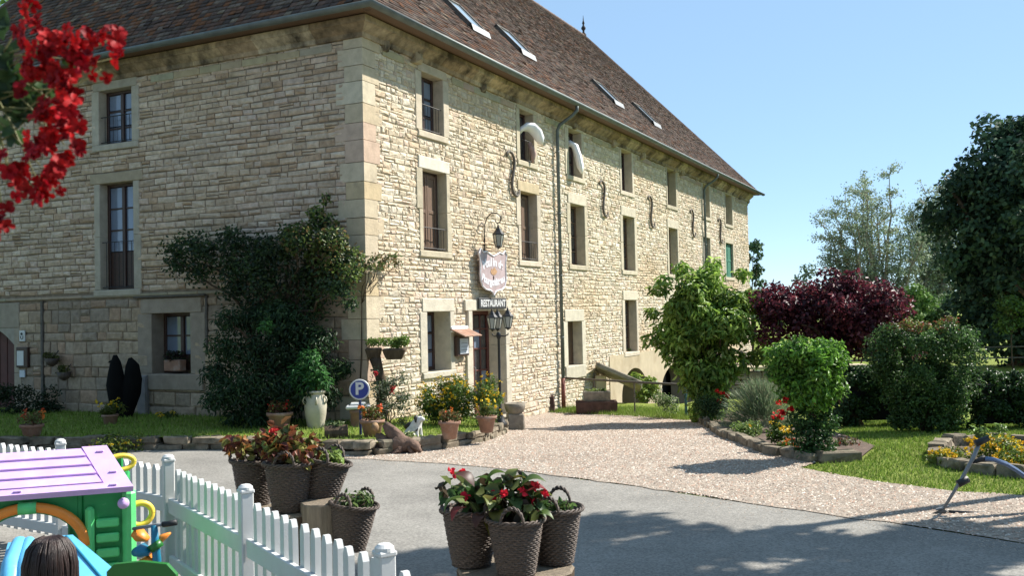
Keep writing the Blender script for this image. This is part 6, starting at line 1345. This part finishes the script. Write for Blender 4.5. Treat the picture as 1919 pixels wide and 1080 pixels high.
hm = MB(); rnd = random.Random(2)
for j in range(110):
    a = math.pi*(.95+1.1*rnd.random()); pts = []; dr_ = rnd.uniform(-.35, .35)
    for i in range(6):
        t = i/5; rr = .128*math.sin(min(1.57, .25+t*1.9)); pts.append((rr*math.cos(a+dr_*t*t), .0+rr*.92*math.sin(a+dr_*t*t)-.02*t, hz+.125-.03*t-.32*t*t))
    hm.tube(pts, [.002, .0035, .004, .0035, .003, .001], 4)
hm.build('hair_strands', MT['hair'], e, smooth=True)
shell('shirt', [(.56, .125, .105, 0), (.66, .118, .105, 0), (.8, .115, .10, 0), (hz-.24, .13, .09, .01), (hz-.19, .10, .07, .01), (hz-.17, .055, .05, .01)], MT['shirt'])
for s in (-1, 1):
    MB().lathe([(.001, -.01), (.011, 0), (.001, .01)], 8, (s*.032, .098, hz+.01)).build('eye', MT['white'], e); MB().lathe([(.001, -.006), (.006, 0), (.001, .006)], 8, (s*.032, .107, hz+.01)).build('pupil', MT['bird'], e)
MB().tube([(0, .095, hz+.01), (0, .118, hz-.02), (0, .1, hz-.03)], [.006, .011, .008], 8).build('nose', MT['skin'], e, smooth=True); MB().tube([(-.02, .09, hz-.05), (0, .098, hz-.053), (.02, .09, hz-.05)], .005, 6).build('mouth', mat('lip', (.4, .12, .1), .5), e)

# ------------------------------------------------------------ red geraniums hanging close to the camera
GD = 1.75; q0 = dp(-60, -60, GD); e = empty('hanging_geranium', q0, 0, 'bright red trailing geraniums hanging into the upper left corner', 'flowers')
def petal_mesh(col, seed):
    rnd = random.Random(seed); V = []; F = []; 
    for k in range(5):
        a = k*2*math.pi/5+rnd.uniform(-.2, .2); L = .0175*rnd.uniform(.8, 1.15); W_ = .0068*rnd.uniform(.8, 1.2); lift = rnd.uniform(.1, .7); b = len(V)
        m = Matrix.Rotation(a, 3, 'Z') @ Matrix.Rotation(-lift, 3, 'Y')
        for t, w_ in ((.05, .15), (.45, .75), (.8, 1.0), (1.0, .45)):
            for s in (-1, 0, 1): V.append(m @ Vector((t*L, s*w_*W_, .003*math.sin(t*3)+abs(s)*.002+rnd.uniform(-.0008, .0008))))
        for r in range(3):
            for j in range(2): i = b+r*3+j; F.append((i, i+1, i+4, i+3))
    return MB().add(V, F, col).mesh('flower', MT['petal'], True)
fl = [petal_mesh(c, i) for i, c in enumerate(((.34, .004, .007), (.27, .003, .006), (.42, .008, .010), (.18, .002, .007), (.38, .005, .014), (.30, .005, .006)))]
rnd = random.Random(31)
CL = [(75, 75, 40, 16), (150, 75, 32, 12), (120, 110, 45, 22), (205, 75, 22, 7), (228, 105, 12, 3), (190, 130, 20, 4), (120, 150, 20, 5), (60, 120, 28, 7), (60, 5, 16, 3), (115, 200, 34, 12), (95, 240, 42, 20), (120, 270, 36, 14), (75, 310, 40, 15), (100, 345, 26, 9), (85, 372, 14, 3), (15, 310, 24, 7), (30, 350, 22, 5), (0, 430, 16, 4), (5, 400, 10, 2), (140, 230, 16, 3), (45, 170, 14, 2), (125, 165, 14, 3)]
cs = []
for px, py, r, n in CL:
    for _ in range(int(n*1.35)):
        a = rnd.uniform(0, 6.28); k = math.sqrt(rnd.random())*r; P_ = dp(px+k*math.cos(a), py+k*math.sin(a), GD+rnd.uniform(-.03, .04))-q0
        nn = Vector((math.cos(a)*.7, -1, -math.sin(a)*.7+rnd.uniform(-.2, .6))); qt = nn.to_track_quat('Z', 'Y').to_euler(); qt.rotate_axis('Z', rnd.uniform(0, 6))
        link('flower', rnd.choice(fl), e, P_, qt, (rnd.uniform(.6, 1.05),)*3)
    cs.append(dp(px, py, GD+.03)-q0)
sm_ = MB(); rt_ = [dp(-40, y, GD+.05)-q0 for y in (120, 200, 300)]
for c in cs: s_ = rt_[rnd.randrange(3)]; sm_.tube([s_, (s_+c)/2+Vector((0, 0, .012)), c], [.0022, .0018, .0013], 5)
for _ in range(34):
    c = rnd.choice(cs[9:17]); d = Vector((rnd.uniform(-.05, .0), rnd.uniform(-.01, .01), rnd.uniform(0, .035))); sm_.tube([c+d, c+Vector((rnd.uniform(-.02, .02), -.01, rnd.uniform(-.02, .02)))], .0009, 4)
sm_.build('stem', mat('geranium_stem', (.16, .16, .06), .6, var=.2), e, smooth=True)
P_ = []; N_ = []
for px, py, r, n in ((25, 160, 50, 26), (10, 220, 40, 20), (50, 185, 30, 10), (90, 185, 18, 5), (5, 120, 30, 10), (140, 120, 10, 1), (60, 330, 12, 2), (20, 260, 22, 5), (0, 60, 20, 5)):
    for _ in range(n): P_.append(np.array(dp(px+rnd.uniform(-r, r), py+rnd.uniform(-r, r), GD+.03+rnd.uniform(0, .08))-q0)); v = np.array((rnd.uniform(-.6, .6), -1, rnd.uniform(-.3, .8))); N_.append(v/np.linalg.norm(v))
P_ = np.array(P_); N_ = np.array(N_); cc = np.array([(.035, .07, .02), (.05, .1, .03), (.025, .05, .018)])[RNG.integers(0, 3, len(P_))]
link('foliage', leafmesh('foliage', P_, N_, .034, .036, cc, MT['leaf']), e)
